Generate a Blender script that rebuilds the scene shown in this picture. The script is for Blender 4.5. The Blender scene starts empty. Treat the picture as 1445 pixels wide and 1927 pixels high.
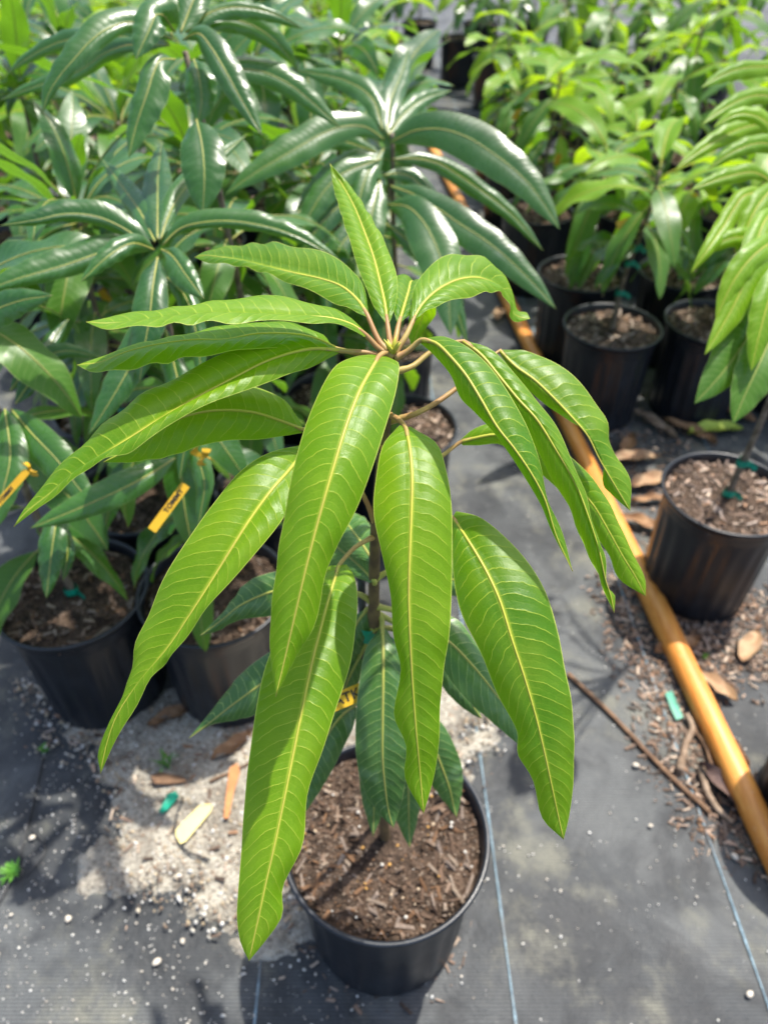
import bpy, math, random
import numpy as np
from mathutils import Vector, Matrix
random.seed(7); RNG = np.random.default_rng(11)
SC = bpy.context.scene; COL = SC.collection
R = math.radians

# ------------------------------------------------------------------ camera, sky, sun, exposure
CAM_H, PITCH, FPX, CX, CY = 1.328, 42.0, 1402.0, 722.5, 963.5
cd = bpy.data.cameras.new('camera'); cam = bpy.data.objects.new('camera', cd); COL.objects.link(cam)
cam.location = (0, 0, CAM_H); cam.rotation_euler = (R(90 - PITCH), 0, 0)
cd.sensor_fit = 'VERTICAL'; cd.sensor_height = 36.0; cd.sensor_width = 27.0
cd.lens = 36.0 * FPX / 1927.0; cd.clip_start = 0.02; cd.clip_end = 400
cd.dof.use_dof = True; cd.dof.focus_distance = 0.505; cd.dof.aperture_fstop = cd.lens / 4.4
SC.camera = cam
SUN = Vector((0.26, 0.28, 0.93)).normalized()
w = bpy.data.worlds.new('World'); SC.world = w; w.use_nodes = True
nt = w.node_tree; sky = nt.nodes.new('ShaderNodeTexSky'); sky.sky_type = 'NISHITA'; sky.sun_disc = False
sky.sun_elevation = math.asin(SUN.z); sky.sun_rotation = math.atan2(SUN.x, SUN.y)
sky.air_density = 1.0; sky.dust_density = 3.0; sky.ozone_density = 1.0
bg = nt.nodes['Background']; nt.links.new(sky.outputs[0], bg.inputs[0]); bg.inputs[1].default_value = 0.15
sl = bpy.data.lights.new('sun', 'SUN'); sl.energy = 3.9; sl.angle = R(0.8); sl.color = (1.0, 0.95, 0.86)
so = bpy.data.objects.new('sun', sl); COL.objects.link(so); so.rotation_euler = SUN.to_track_quat('Z', 'Y').to_euler()
so.location = (2, 1, 6)
SC.view_settings.view_transform = 'Standard'; SC.view_settings.look = 'None'
SC.view_settings.exposure = 0.95; SC.view_settings.gamma = 1.0; SC.view_settings.use_curve_mapping = False
SC.cycles.max_bounces = 5; SC.cycles.diffuse_bounces = 3; SC.cycles.glossy_bounces = 2; SC.cycles.transmission_bounces = 4; SC.cycles.transparent_max_bounces = 8

# ------------------------------------------------------------------ placing helpers
FW = np.array([0, math.cos(R(PITCH)), -math.sin(R(PITCH))]); UP = np.array([0, math.sin(R(PITCH)), math.cos(R(PITCH))])
C0 = np.array([0, 0, CAM_H]); RT = np.array([1.0, 0, 0])
def at(px, py, d):                      # point seen at a pixel of the photograph, d metres deep
    return C0 + d * (FW + (px - CX) / FPX * RT - (py - CY) / FPX * UP)
def on_z(px, py, z=0.0):                # point of the level z seen at that pixel
    v = FW + (px - CX) / FPX * RT - (py - CY) / FPX * UP
    return C0 + v * ((z - CAM_H) / v[2])
def on_y(px, py, y):
    v = FW + (px - CX) / FPX * RT - (py - CY) / FPX * UP
    return C0 + v * (y / v[1])
def spline(P, n):                       # smooth curve through the rows of P, n samples evenly spread by row distance
    P = np.asarray(P, float); k = len(P)
    if k == 2: return P[0] + np.linspace(0, 1, n)[:, None] * (P[1] - P[0])
    seg = np.linalg.norm(np.diff(P[:, :3], axis=0), axis=1) ** 0.5 + 1e-6
    T = np.concatenate([[0], np.cumsum(seg)])
    M = np.zeros_like(P)
    M[1:-1] = (P[2:] - P[:-2]) / (T[2:] - T[:-2])[:, None]
    M[0] = (P[1] - P[0]) / seg[0]; M[-1] = (P[-1] - P[-2]) / seg[-1]
    dense = []
    for i in range(k - 1):
        t = np.linspace(0, 1, 24, endpoint=False)[:, None]; h = seg[i]
        dense.append((2*t**3-3*t**2+1)*P[i] + (t**3-2*t**2+t)*h*M[i] + (-2*t**3+3*t**2)*P[i+1] + (t**3-t**2)*h*M[i+1])
    D = np.vstack(dense + [P[-1:]])
    s = np.concatenate([[0], np.cumsum(np.linalg.norm(np.diff(D[:, :3], axis=0), axis=1))])
    q = np.linspace(0, s[-1], n)
    return np.stack([np.interp(q, s, D[:, j]) for j in range(D.shape[1])], 1)

# ------------------------------------------------------------------ material helpers
def mat(name):
    m = bpy.data.materials.new(name); m.use_nodes = True
    return m, m.node_tree, m.node_tree.nodes['Principled BSDF']
def N(t, kind, **kw):
    n = t.nodes.new(kind)
    for k, v in kw.items():
        if hasattr(n, k): setattr(n, k, v)
        else: n.inputs[k.replace('_', ' ').title() if k.replace('_', ' ').title() in n.inputs else k].default_value = v
    return n
def put(t, s, v):
    if hasattr(v, 'is_output') or isinstance(v, bpy.types.NodeSocket): t.links.new(v, s)
    else: s.default_value = v
def mth(t, op, a, b=0.0, c=None, clamp=False):
    n = t.nodes.new('ShaderNodeMath'); n.operation = op; n.use_clamp = clamp
    put(t, n.inputs[0], a); put(t, n.inputs[1], b)
    if c is not None: put(t, n.inputs[2], c)
    return n.outputs[0]
def step(t, x, lo, hi, a=0.0, b=1.0):
    n = t.nodes.new('ShaderNodeMapRange'); n.interpolation_type = 'SMOOTHSTEP'
    put(t, n.inputs[0], x); n.inputs[1].default_value = lo; n.inputs[2].default_value = hi
    n.inputs[3].default_value = a; n.inputs[4].default_value = b
    return n.outputs[0]
def mix(t, f, a, b, mode='MIX'):
    n = t.nodes.new('ShaderNodeMix'); n.data_type = 'RGBA'; n.blend_type = mode
    put(t, n.inputs[0], f)
    for s, v in ((n.inputs[6], a), (n.inputs[7], b)):
        if isinstance(v, tuple): v = (*v, 1.0)[:4]
        put(t, s, v)
    return n.outputs[2]
def noise(t, scale, detail=4.0, rough=0.55, vec=None, dist=0.0):
    n = t.nodes.new('ShaderNodeTexNoise'); n.inputs['Scale'].default_value = scale
    n.inputs['Detail'].default_value = detail; n.inputs['Roughness'].default_value = rough; n.inputs['Distortion'].default_value = dist
    if vec is not None: t.links.new(vec, n.inputs['Vector'])
    return n.outputs[0]
def objvec(t): return t.nodes.new('ShaderNodeTexCoord').outputs['Object']
def attr(t, name, out='Fac'):
    n = t.nodes.new('ShaderNodeAttribute'); n.attribute_name = name; return n.outputs[out]
def bump(t, h, strength, dist, prev=None):
    n = t.nodes.new('ShaderNodeBump'); n.inputs['Strength'].default_value = strength; n.inputs['Distance'].default_value = dist
    t.links.new(h, n.inputs['Height'])
    if prev is not None: t.links.new(prev, n.inputs['Normal'])
    return n.outputs[0]

def leaf_material(name, c1, c2, vein, edge, trans, tmix, rough, spec=0.5, veinw=(0.03, 0.062), bmp=0.35, spots=0.0, waxy=0.0, fine=True):
    m, t, p = mat(name)
    lu, lv = attr(t, 'lu'), attr(t, 'lv')
    info = t.nodes.new('ShaderNodeObjectInfo').outputs['Random']
    ov = objvec(t)
    av = mth(t, 'ABSOLUTE', lv)
    side = mth(t, 'MULTIPLY', mth(t, 'GREATER_THAN', lv, 0.0), 0.43)
    bend = mth(t, 'ADD', mth(t, 'MULTIPLY', av, 0.006), mth(t, 'MULTIPLY', mth(t, 'POWER', av, 2.3), 0.0115))
    wob = mth(t, 'MULTIPLY', mth(t, 'SUBTRACT', noise(t, 48, 3 if fine else 1, 0.55, ov), 0.5), 0.0085)
    s = mth(t, 'ADD', mth(t, 'DIVIDE', mth(t, 'ADD', mth(t, 'SUBTRACT', lu, bend), wob), 0.0104), side)
    fr = mth(t, 'ABSOLUTE', mth(t, 'SUBTRACT', mth(t, 'FRACT', s), 0.5))
    v1 = step(t, fr, veinw[0], veinw[1], 1.0, 0.0)
    v1 = mth(t, 'MULTIPLY', v1, step(t, av, 0.80, 0.97, 1.0, 0.0))
    fr2 = mth(t, 'ABSOLUTE', mth(t, 'SUBTRACT', mth(t, 'FRACT', mth(t, 'ADD', s, 0.47)), 0.5))
    v2 = mth(t, 'MULTIPLY', step(t, fr2, veinw[0]*0.6, veinw[1]*0.9, 0.22, 0.0), step(t, av, 0.25, 0.62, 1.0, 0.0))
    vo = t.nodes.new('ShaderNodeTexVoronoi'); vo.feature = 'DISTANCE_TO_EDGE'; vo.inputs['Scale'].default_value = 520
    t.links.new(ov, vo.inputs['Vector'])
    ret = step(t, vo.outputs['Distance'], 0.0, 0.12, 0.12, 0.0)
    n1 = noise(t, 22, 3, 0.6, ov); n2 = noise(t, 7, 2, 0.5, ov)
    f = mth(t, 'ADD', mth(t, 'MULTIPLY', step(t, n2, 0.32, 0.68), 0.65), mth(t, 'MULTIPLY', mth(t, 'SUBTRACT', info, 0.15), 0.6), clamp=True)
    col = mix(t, f, c1, c2)
    if fine: col = mix(t, mth(t, 'MULTIPLY', step(t, n1, 0.35, 0.75), 0.18), col, vein)
    if fine: col = mix(t, ret, col, vein)
    if spots:
        sp = step(t, noise(t, 190, 2, 0.5, ov), 0.70, 0.78, 0.0, spots)
        col = mix(t, sp, col, (0.16, 0.13, 0.05))
    allv = mth(t, 'MAXIMUM', v1, v2)
    allv = mth(t, 'MAXIMUM', allv, step(t, av, 0.03, 0.09, 0.8, 0.0))
    col = mix(t, mth(t, 'MULTIPLY', allv, step(t, noise(t, 120, 3, 0.6, ov), 0.25, 0.6, 0.45, 1.0) if fine else 0.8), col, vein)
    col = mix(t, step(t, av, 0.968, 0.992, 0.0, 0.85), col, edge)
    if waxy:
        col = mix(t, mth(t, 'MULTIPLY', step(t, noise(t, 34, 5, 0.7, ov), 0.5, 0.72), waxy), col, (0.34, 0.44, 0.42))
    t.links.new(col, p.inputs['Base Color'])
    rn = mth(t, 'ADD', mth(t, 'MULTIPLY', noise(t, 60, 4, 0.7, ov), 0.16 if fine else 0.36), rough - (0.08 if fine else 0.18))
    t.links.new(rn, p.inputs['Roughness'])
    p.inputs['Specular IOR Level'].default_value = spec
    quilt = mth(t, 'MULTIPLY', mth(t, 'POWER', mth(t, 'MULTIPLY', fr, 2.0), 0.5), step(t, av, 0.04, 0.2))
    b1 = bump(t, quilt, bmp, 0.0011)
    b2 = bump(t, mth(t, 'ADD', mth(t, 'MULTIPLY', vo.outputs['Distance'], 0.5), noise(t, 900, 2, 0.6, ov)), 0.30, 0.0005, b1) if fine else b1
    t.links.new(b2, p.inputs['Normal'])
    tr = t.nodes.new('ShaderNodeBsdfTranslucent'); t.links.new(b1, tr.inputs['Normal'])
    tc = mix(t, mth(t, 'MULTIPLY', allv, 0.5), trans, vein)
    tc = mix(t, mth(t, 'MULTIPLY', step(t, n2, 0.3, 0.7), 0.25), tc, c2)
    t.links.new(tc, tr.inputs['Color'])
    ms = t.nodes.new('ShaderNodeMixShader'); ms.inputs[0].default_value = tmix
    t.links.new(p.outputs[0], ms.inputs[1]); t.links.new(tr.outputs[0], ms.inputs[2])
    t.links.new(ms.outputs[0], t.nodes['Material Output'].inputs['Surface'])
    return m
def plain(name, c1, c2, scale=30, rough=0.6, spec=0.4, bmp=0.0, bd=0.002, stretch=None, lo=0.35, hi=0.65):
    m, t, p = mat(name); ov = objvec(t)
    if stretch:
        mp = t.nodes.new('ShaderNodeMapping'); mp.inputs['Scale'].default_value = stretch
        t.links.new(ov, mp.inputs['Vector']); ov = mp.outputs[0]
    n = noise(t, scale, 5, 0.6, ov)
    t.links.new(mix(t, step(t, n, lo, hi), c1, c2), p.inputs['Base Color'])
    p.inputs['Roughness'].default_value = rough; p.inputs['Specular IOR Level'].default_value = spec
    if bmp: t.links.new(bump(t, n, bmp, bd), p.inputs['Normal'])
    return m

YOUNG = leaf_material('young_leaf', (0.042, 0.155, 0.002), (0.145, 0.290, 0.003), (0.40, 0.50, 0.045), (0.54, 0.60, 0.12), (0.35, 0.64, 0.003), 0.43, 0.38, 0.38, bmp=0.34, spots=0.14, veinw=(0.012, 0.04))
MATURE = leaf_material('mature_leaf', (0.028, 0.095, 0.018), (0.055, 0.15, 0.024), (0.20, 0.30, 0.08), (0.30, 0.36, 0.14), (0.11, 0.28, 0.015), 0.22, 0.35, 0.6, spots=0.35, waxy=0.12)
OLD = leaf_material('old_leaf', (0.010, 0.064, 0.014), (0.045, 0.140, 0.020), (0.08, 0.17, 0.05), (0.22, 0.30, 0.10), (0.20, 0.44, 0.010), 0.34, 0.31, 0.75, bmp=0.16, waxy=0.05, fine=False)
LIME = leaf_material('lime_leaf', (0.085, 0.225, 0.006), (0.17, 0.33, 0.008), (0.33, 0.46, 0.05), (0.5, 0.56, 0.16), (0.44, 0.66, 0.012), 0.42, 0.42, 0.35, bmp=0.12, fine=False)
MIDG = leaf_material('mid_leaf', (0.035, 0.115, 0.014), (0.07, 0.18, 0.016), (0.17, 0.28, 0.06), (0.36, 0.43, 0.14), (0.24, 0.48, 0.008), 0.34, 0.40, 0.45, bmp=0.12, fine=False)
RIB_Y = plain('young_midrib', (0.40, 0.40, 0.045), (0.36, 0.33, 0.05), 40, 0.45)
RIB_P = plain('young_petiole', (0.36, 0.27, 0.08), (0.30, 0.16, 0.06), 40, 0.5)
RIB_D = plain('old_midrib', (0.33, 0.34, 0.07), (0.28, 0.27, 0.07), 40, 0.5)
BARK_Y = plain('young_stem_bark', (0.16, 0.11, 0.045), (0.085, 0.055, 0.03), 60, 0.65, bmp=0.4)
BARK = plain('stem_bark', (0.20, 0.16, 0.115), (0.10, 0.075, 0.05), 70, 0.8, bmp=0.5)
TAPE = plain('green_tape', (0.0, 0.19, 0.115), (0.0, 0.27, 0.17), 50, 0.4, 0.5)
TAG = plain('yellow_tag', (0.60, 0.36, 0.014), (0.54, 0.30, 0.010), 25, 0.45, 0.5)
INK = plain('black_print', (0.02, 0.018, 0.012), (0.03, 0.025, 0.02), 30, 0.5)
CREAM = plain('cream_plastic', (0.76, 0.64, 0.27), (0.70, 0.58, 0.25), 30, 0.5)
DRY = plain('dry_leaf', (0.33, 0.19, 0.095), (0.20, 0.105, 0.05), 30, 0.75, bmp=0.5)
DRY2 = plain('pale_dry_leaf', (0.42, 0.29, 0.17), (0.30, 0.17, 0.09), 30, 0.75, bmp=0.5)
YELLEAF = plain('yellowing_leaf', (0.42, 0.50, 0.07), (0.34, 0.44, 0.05), 30, 0.6)
TWIG = plain('brown_twig', (0.21, 0.12, 0.065), (0.12, 0.065, 0.035), 60, 0.75, bmp=0.4)
ROOT = plain('grey_root', (0.30, 0.22, 0.155), (0.17, 0.115, 0.075), 60, 0.8, bmp=0.5)
WEED = plain('weed_green', (0.06, 0.20, 0.02), (0.11, 0.28, 0.03), 60, 0.6)
STONE = plain('pale_stone', (0.62, 0.56, 0.46), (0.50, 0.44, 0.36), 60, 0.7, bmp=0.3)
def pole_material():
    m, t, p = mat('orange_weathered_wood'); g = t.nodes.new('ShaderNodeNewGeometry').outputs['Position']
    mp = t.nodes.new('ShaderNodeMapping'); mp.inputs['Scale'].default_value = (9, 0.8, 9); t.links.new(g, mp.inputs['Vector'])
    a = noise(t, 8, 6, 0.65, mp.outputs[0]); b = noise(t, 11, 6, 0.7, g); c = noise(t, 90, 4, 0.7, g)
    col = mix(t, step(t, a, 0.35, 0.65), (0.56, 0.20, 0.032), (0.74, 0.34, 0.075))
    col = mix(t, step(t, b, 0.56, 0.74, 0.0, 0.6), col, (0.28, 0.12, 0.04))
    col = mix(t, step(t, c, 0.62, 0.74, 0.0, 0.5), col, (0.60, 0.45, 0.28))
    t.links.new(col, p.inputs['Base Color']); t.links.new(mth(t, 'ADD', mth(t, 'MULTIPLY', b, 0.3), 0.28), p.inputs['Roughness'])
    t.links.new(bump(t, a, 0.25, 0.002), p.inputs['Normal']); return m
POLE = pole_material()
STAKE = plain('black_stake', (0.025, 0.025, 0.027), (0.05, 0.05, 0.05), 60, 0.5)

def pot_material():
    m, t, p = mat('black_pot_plastic'); ov = objvec(t)
    n = noise(t, 14, 5, 0.65, ov); fine = noise(t, 160, 3, 0.6, ov)
    mp = t.nodes.new('ShaderNodeMapping'); mp.inputs['Scale'].default_value = (40, 40, 5); t.links.new(ov, mp.inputs['Vector'])
    streak = noise(t, 1.0, 4, 0.6, mp.outputs[0])
    col = mix(t, step(t, n, 0.4, 0.75, 0.0, 0.55), (0.009, 0.0115, 0.016), (0.021, 0.0265, 0.035))
    col = mix(t, step(t, streak, 0.58, 0.8, 0.0, 0.5), col, (0.036, 0.044, 0.054))
    col = mix(t, step(t, fine, 0.66, 0.76, 0.0, 0.2), col, (0.08, 0.08, 0.08))
    t.links.new(col, p.inputs['Base Color'])
    t.links.new(mth(t, 'ADD', mth(t, 'MULTIPLY', n, 0.3), 0.2), p.inputs['Roughness'])
    p.inputs['Specular IOR Level'].default_value = 0.5
    t.links.new(bump(t, fine, 0.12, 0.001), p.inputs['Normal'])
    return m
POTM = pot_material()
def col_attr_material(name, rough=0.8, bmp=0.3):
    m, t, p = mat(name); c = attr(t, 'Col', 'Color'); n = noise(t, 240, 3, 0.6, objvec(t))
    t.links.new(mix(t, step(t, n, 0.3, 0.7, 0.0, 0.45), c, (0.06, 0.04, 0.03)), p.inputs['Base Color'])
    p.inputs['Roughness'].default_value = rough; p.inputs['Specular IOR Level'].default_value = 0.3
    t.links.new(bump(t, n, bmp, 0.001), p.inputs['Normal'])
    return m
BITS = col_attr_material('bark_bits'); GRIT = col_attr_material('grit', 0.85, 0.1)
def soil_material():
    m, t, p = mat('potting_soil'); ov = objvec(t)
    a = noise(t, 45, 6, 0.7, ov); b = noise(t, 170, 4, 0.7, ov)
    vo = t.nodes.new('ShaderNodeTexVoronoi'); vo.inputs['Scale'].default_value = 130; t.links.new(ov, vo.inputs['Vector'])
    col = mix(t, step(t, a, 0.35, 0.65), (0.028, 0.020, 0.015), (0.115, 0.078, 0.055))
    col = mix(t, step(t, b, 0.55, 0.75, 0.0, 0.7), col, (0.23, 0.165, 0.12))
    t.links.new(col, p.inputs['Base Color']); p.inputs['Roughness'].default_value = 0.95; p.inputs['Specular IOR Level'].default_value = 0.15
    b1 = bump(t, vo.outputs['Distance'], 0.9, 0.006); t.links.new(bump(t, b, 0.9, 0.005, b1), p.inputs['Normal'])
    return m
SOIL = soil_material()
def fabric_material():
    m, t, p = mat('woven_ground_cover'); g = t.nodes.new('ShaderNodeNewGeometry').outputs['Position']
    wv = t.nodes.new('ShaderNodeTexWave'); wv.bands_direction = 'X'; wv.inputs['Scale'].default_value = 80; t.links.new(g, wv.inputs['Vector'])
    wh = t.nodes.new('ShaderNodeTexWave'); wh.bands_direction = 'Y'; wh.inputs['Scale'].default_value = 60; t.links.new(g, wh.inputs['Vector'])
    weave = mth(t, 'MULTIPLY', wv.outputs['Fac'], wh.outputs['Fac'])
    big = noise(t, 3.4, 6, 0.62, g, 0.6); mid = noise(t, 8.5, 7, 0.68, g, 0.5); fine = noise(t, 60, 4, 0.7, g)
    yel = noise(t, 5.5, 7, 0.68, g, 0.1)
    col = mix(t, step(t, mid, 0.36, 0.66), (0.022, 0.026, 0.030), (0.070, 0.077, 0.081))
    col = mix(t, step(t, big, 0.45, 0.60, 0.0, 0.8), col, (0.145, 0.155, 0.156))
    col = mix(t, step(t, yel, 0.50, 0.68, 0.0, 0.75), col, (0.27, 0.265, 0.20))
    col = mix(t, step(t, fine, 0.58, 0.76, 0.0, 0.30), col, (0.30, 0.29, 0.26))
    col = mix(t, mth(t, 'MULTIPLY', step(t, weave, 0.1, 0.6, 1.0, 0.0), 0.65), col, (0.018, 0.019, 0.021))
    # tiny pale specks of perlite dust
    vo = t.nodes.new('ShaderNodeTexVoronoi'); vo.inputs['Scale'].default_value = 75; t.links.new(g, vo.inputs['Vector'])
    rr = t.nodes.new('ShaderNodeSeparateColor'); t.links.new(vo.outputs['Color'], rr.inputs[0])
    sp = mth(t, 'MULTIPLY', step(t, vo.outputs['Distance'], 0.06, 0.13, 1.0, 0.0), step(t, rr.outputs[0], 0.72, 0.76))
    col = mix(t, mth(t, 'MULTIPLY', sp, 0.8), col, (0.55, 0.54, 0.50))
    t.links.new(col, p.inputs['Base Color'])
    t.links.new(mth(t, 'ADD', mth(t, 'MULTIPLY', mid, 0.3), 0.45), p.inputs['Roughness']); p.inputs['Specular IOR Level'].default_value = 0.35
    b1 = bump(t, weave, 0.35, 0.0012); t.links.new(bump(t, mid, 0.5, 0.02, b1), p.inputs['Normal'])
    return m
FABRIC = fabric_material()
def sand_material():
    m, t, p = mat('sandy_grit'); g = t.nodes.new('ShaderNodeNewGeometry').outputs['Position']
    a = noise(t, 16, 6, 0.7, g, 0.5); b = noise(t, 170, 4, 0.7, g)
    vo = t.nodes.new('ShaderNodeTexVoronoi'); vo.inputs['Scale'].default_value = 210; t.links.new(g, vo.inputs['Vector'])
    col = mix(t, step(t, a, 0.35, 0.62), (0.23, 0.21, 0.175), (0.45, 0.42, 0.35))
    col = mix(t, step(t, b, 0.47, 0.66, 0.0, 0.85), col, (0.10, 0.078, 0.06))
    col = mix(t, step(t, noise(t, 38, 5, 0.7, g), 0.55, 0.72, 0.0, 0.7), col, (0.14, 0.085, 0.05))
    t.links.new(col, p.inputs['Base Color']); p.inputs['Roughness'].default_value = 0.95; p.inputs['Specular IOR Level'].default_value = 0.2
    b1 = bump(t, vo.outputs['Distance'], 0.8, 0.003); t.links.new(bump(t, b, 0.8, 0.004, b1), p.inputs['Normal'])
    return m
SAND = sand_material()
def thread_material():
    m, t, p = mat('blue_thread'); g = t.nodes.new('ShaderNodeNewGeometry').outputs['Position']
    n = noise(t, 130, 3, 0.6, g); d = noise(t, 9, 4, 0.6, g)
    col = mix(t, step(t, n, 0.4, 0.6), (0.11, 0.17, 0.21), (0.20, 0.29, 0.34))
    col = mix(t, step(t, d, 0.5, 0.65, 0.0, 0.85), col, (0.13, 0.135, 0.135))
    t.links.new(col, p.inputs['Base Color']); p.inputs['Roughness'].default_value = 0.8
    return m
THREAD = thread_material()

# ------------------------------------------------------------------ mesh helpers
def mesh(name, V, F, mats, mi=None, smooth=True, attrs=None):
    me = bpy.data.meshes.new(name); me.from_pydata([tuple(map(float, v)) for v in V], [], F)
    for m_ in (mats if isinstance(mats, (list, tuple)) else [mats]): me.materials.append(m_)
    if mi is not None: me.polygons.foreach_set('material_index', mi)
    me.polygons.foreach_set('use_smooth', [smooth] * len(me.polygons))
    for k, v in (attrs or {}).items():
        v = np.asarray(v, float)
        if v.ndim == 2:
            a = me.attributes.new(k, 'FLOAT_COLOR', 'POINT'); a.data.foreach_set('color', np.hstack([v, np.ones((len(v), 1))]).ravel())
        else:
            a = me.attributes.new(k, 'FLOAT', 'POINT'); a.data.foreach_set('value', v)
    me.update(); return me
def link(name, me, parent=None, loc=None, **props):
    o = bpy.data.objects.new(name, me); COL.objects.link(o)
    if parent is not None: o.parent = parent
    if loc is not None: o.location = loc
    for k, v in props.items(): o[k] = v
    return o
def empty(name, loc, label, cat, group=None):
    o = bpy.data.objects.new(name, None); COL.objects.link(o); o.location = loc; o.empty_display_size = 0.05
    o['label'] = label; o['category'] = cat
    if group: o['group'] = group
    return o
def tube(P, rad, n=8, cap=True):
    P = np.asarray(P, float); k = len(P); rad = np.broadcast_to(np.asarray(rad, float), (k,))
    T = np.gradient(P, axis=0); T /= np.linalg.norm(T, axis=1)[:, None] + 1e-12
    ref = np.array([0.31, 0.86, 0.41]); V = []
    u = np.cross(T[0], ref); u /= np.linalg.norm(u)
    for i in range(k):
        u = u - T[i] * u.dot(T[i]); u /= np.linalg.norm(u) + 1e-12; v = np.cross(T[i], u)
        a = np.linspace(0, 2*math.pi, n, endpoint=False)
        V.append(P[i] + rad[i] * (np.cos(a)[:, None]*u + np.sin(a)[:, None]*v))
    V = np.vstack(V)
    F = [(i*n+j, i*n+(j+1) % n, (i+1)*n+(j+1) % n, (i+1)*n+j) for i in range(k-1) for j in range(n)]
    if cap: F += [tuple(range(n))[::-1], tuple(range((k-1)*n, k*n))]
    return V, F
def join(parts):
    V, F, o = [], [], 0
    for v, f in parts:
        V.append(v); F += [tuple(i+o for i in q) for q in f]; o += len(v)
    return np.vstack(V), F
def rot_rand(n):
    q = RNG.normal(size=(n, 4)); q /= np.linalg.norm(q, axis=1)[:, None]; a, b, c, d = q.T
    return np.stack([np.stack([1-2*(c*c+d*d), 2*(b*c-a*d), 2*(b*d+a*c)], 1), np.stack([2*(b*c+a*d), 1-2*(b*b+d*d), 2*(c*d-a*b)], 1),
                     np.stack([2*(b*d-a*c), 2*(c*d+a*b), 1-2*(b*b+c*c)], 1)], 1)
def rot_flat(n, tilt=0.35):
    z = RNG.uniform(0, 2*math.pi, n); tx = RNG.normal(0, tilt, n); M = np.zeros((n, 3, 3))
    cz, sz, cx, sx = np.cos(z), np.sin(z), np.cos(tx), np.sin(tx)
    M[:, 0, 0] = cz*cx; M[:, 0, 1] = -sz; M[:, 0, 2] = cz*sx; M[:, 1, 0] = sz*cx; M[:, 1, 1] = cz; M[:, 1, 2] = sz*sx; M[:, 2, 0] = -sx; M[:, 2, 2] = cx
    return M
BOX_V = np.array([(-1,-1,-1),(1,-.7,-1),(1,.8,-1),(-.9,1,-1),(-.9,-.8,1),(1.1,-.6,.8),(.9,.6,1),(-1,.8,.7)], float) * 0.5
BOX_F = [(3,2,1,0),(4,5,6,7),(0,1,5,4),(1,2,6,5),(2,3,7,6),(3,0,4,7)]
g_ = (1+5**.5)/2
ICO_V = np.array([(-1,g_,0),(1,g_,0),(-1,-g_,0),(1,-g_,0),(0,-1,g_),(0,1,g_),(0,-1,-g_),(0,1,-g_),(g_,0,-1),(g_,0,1),(-g_,0,-1),(-g_,0,1)])/1.902/2
ICO_F = [(0,11,5),(0,5,1),(0,1,7),(0,7,10),(0,10,11),(1,5,9),(5,11,4),(11,10,2),(10,7,6),(7,1,8),(3,9,4),(3,4,2),(3,2,6),(3,6,8),(3,8,9),(4,9,5),(2,4,11),(6,2,10),(8,6,7),(9,8,1)]
def bits_mesh(name, P, size, rots, cols, shape, m_):
    BV, BF = (BOX_V, BOX_F) if shape == 'box' else (ICO_V, ICO_F)
    n, k = len(P), len(BV)
    jit = 1 + RNG.normal(0, 0.13, (n, k, 1))
    V = np.einsum('nij,nkj->nki', rots, BV[None] * size[:, None, :] * jit) + P[:, None, :]
    F = [tuple(i + b*k for i in f) for b in range(n) for f in BF]
    return mesh(name, V.reshape(-1, 3), F, m_, smooth=(shape != 'box'), attrs={'Col': np.repeat(cols, k, 0)})
CHIPC = np.array([(0.20,0.13,0.09),(0.31,0.22,0.16),(0.10,0.066,0.046),(0.15,0.10,0.07),(0.42,0.33,0.25),(0.055,0.038,0.028),(0.24,0.135,0.075),(0.33,0.26,0.21)])
def chip_colors(n, pale=0.0):
    c = CHIPC[RNG.integers(0, len(CHIPC), n)] * RNG.uniform(0.75, 1.25, (n, 1))
    return np.clip(c * (1 + pale) + pale*0.05, 0, 0.9)

# ------------------------------------------------------------------ ground
gm = mesh('ground', [(-60, -20, 0), (60, -20, 0), (60, 120, 0), (-60, 120, 0)], [(0, 1, 2, 3)], FABRIC, smooth=False)
GROUND = link('ground', gm, kind='structure', label='grey woven weed fabric covering the nursery ground')
for k in (0, 1, 2, 3, 4):
    x = -0.197 + 0.392 * k; ys = np.linspace(0.05, 9, 260)
    xs = x + 0.004*np.sin(ys*2.1 + k) - (ys - 0.3) * 0.035 * 0.6
    wd = 0.0016 + 0.0006*np.sin(ys*41 + k)
    V = [(a - c, b, 0.0035) for a, b, c in zip(xs, ys, wd)] + [(a + c, b, 0.0035) for a, b, c in zip(xs, ys, wd)]; n = len(ys)
    link('blue_thread', mesh('blue_thread', V, [(i, n+i, n+i+1, i+1) for i in range(n-1)], THREAD), GROUND)

# low spread of spilled sand and grit between the pots
def fbm(x, y, seed=0.0):
    v = 0
    for o, (f, a) in enumerate(((9, .5), (21, .28), (47, .16), (101, .08))):
        v = v + a*np.sin(x*f + 1.7*np.sin(y*f*0.8 + seed + o) + seed*1.3)*np.cos(y*f*1.1 + 1.3*np.sin(x*f*0.7 - seed + o*2))
    return v
def inside(poly, X, Y):
    c = np.zeros(X.shape, bool); n = len(poly)
    for i in range(n):
        x1, y1 = poly[i]; x2, y2 = poly[(i+1) % n]
        hit = ((y1 > Y) != (y2 > Y)) & (X < (x2-x1)*(Y-y1)/(y2-y1+1e-12)+x1); c ^= hit
    return c
def edge_dist(poly, X, Y):
    d = np.full(X.shape, 9.0); n = len(poly)
    for i in range(n):
        a = np.array(poly[i]); b = np.array(poly[(i+1) % n]); e = b - a
        t = np.clip(((X-a[0])*e[0] + (Y-a[1])*e[1]) / e.dot(e), 0, 1)
        d = np.minimum(d, np.hypot(X-a[0]-t*e[0], Y-a[1]-t*e[1]))
    return np.where(inside(poly, X, Y), d, -d)
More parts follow.
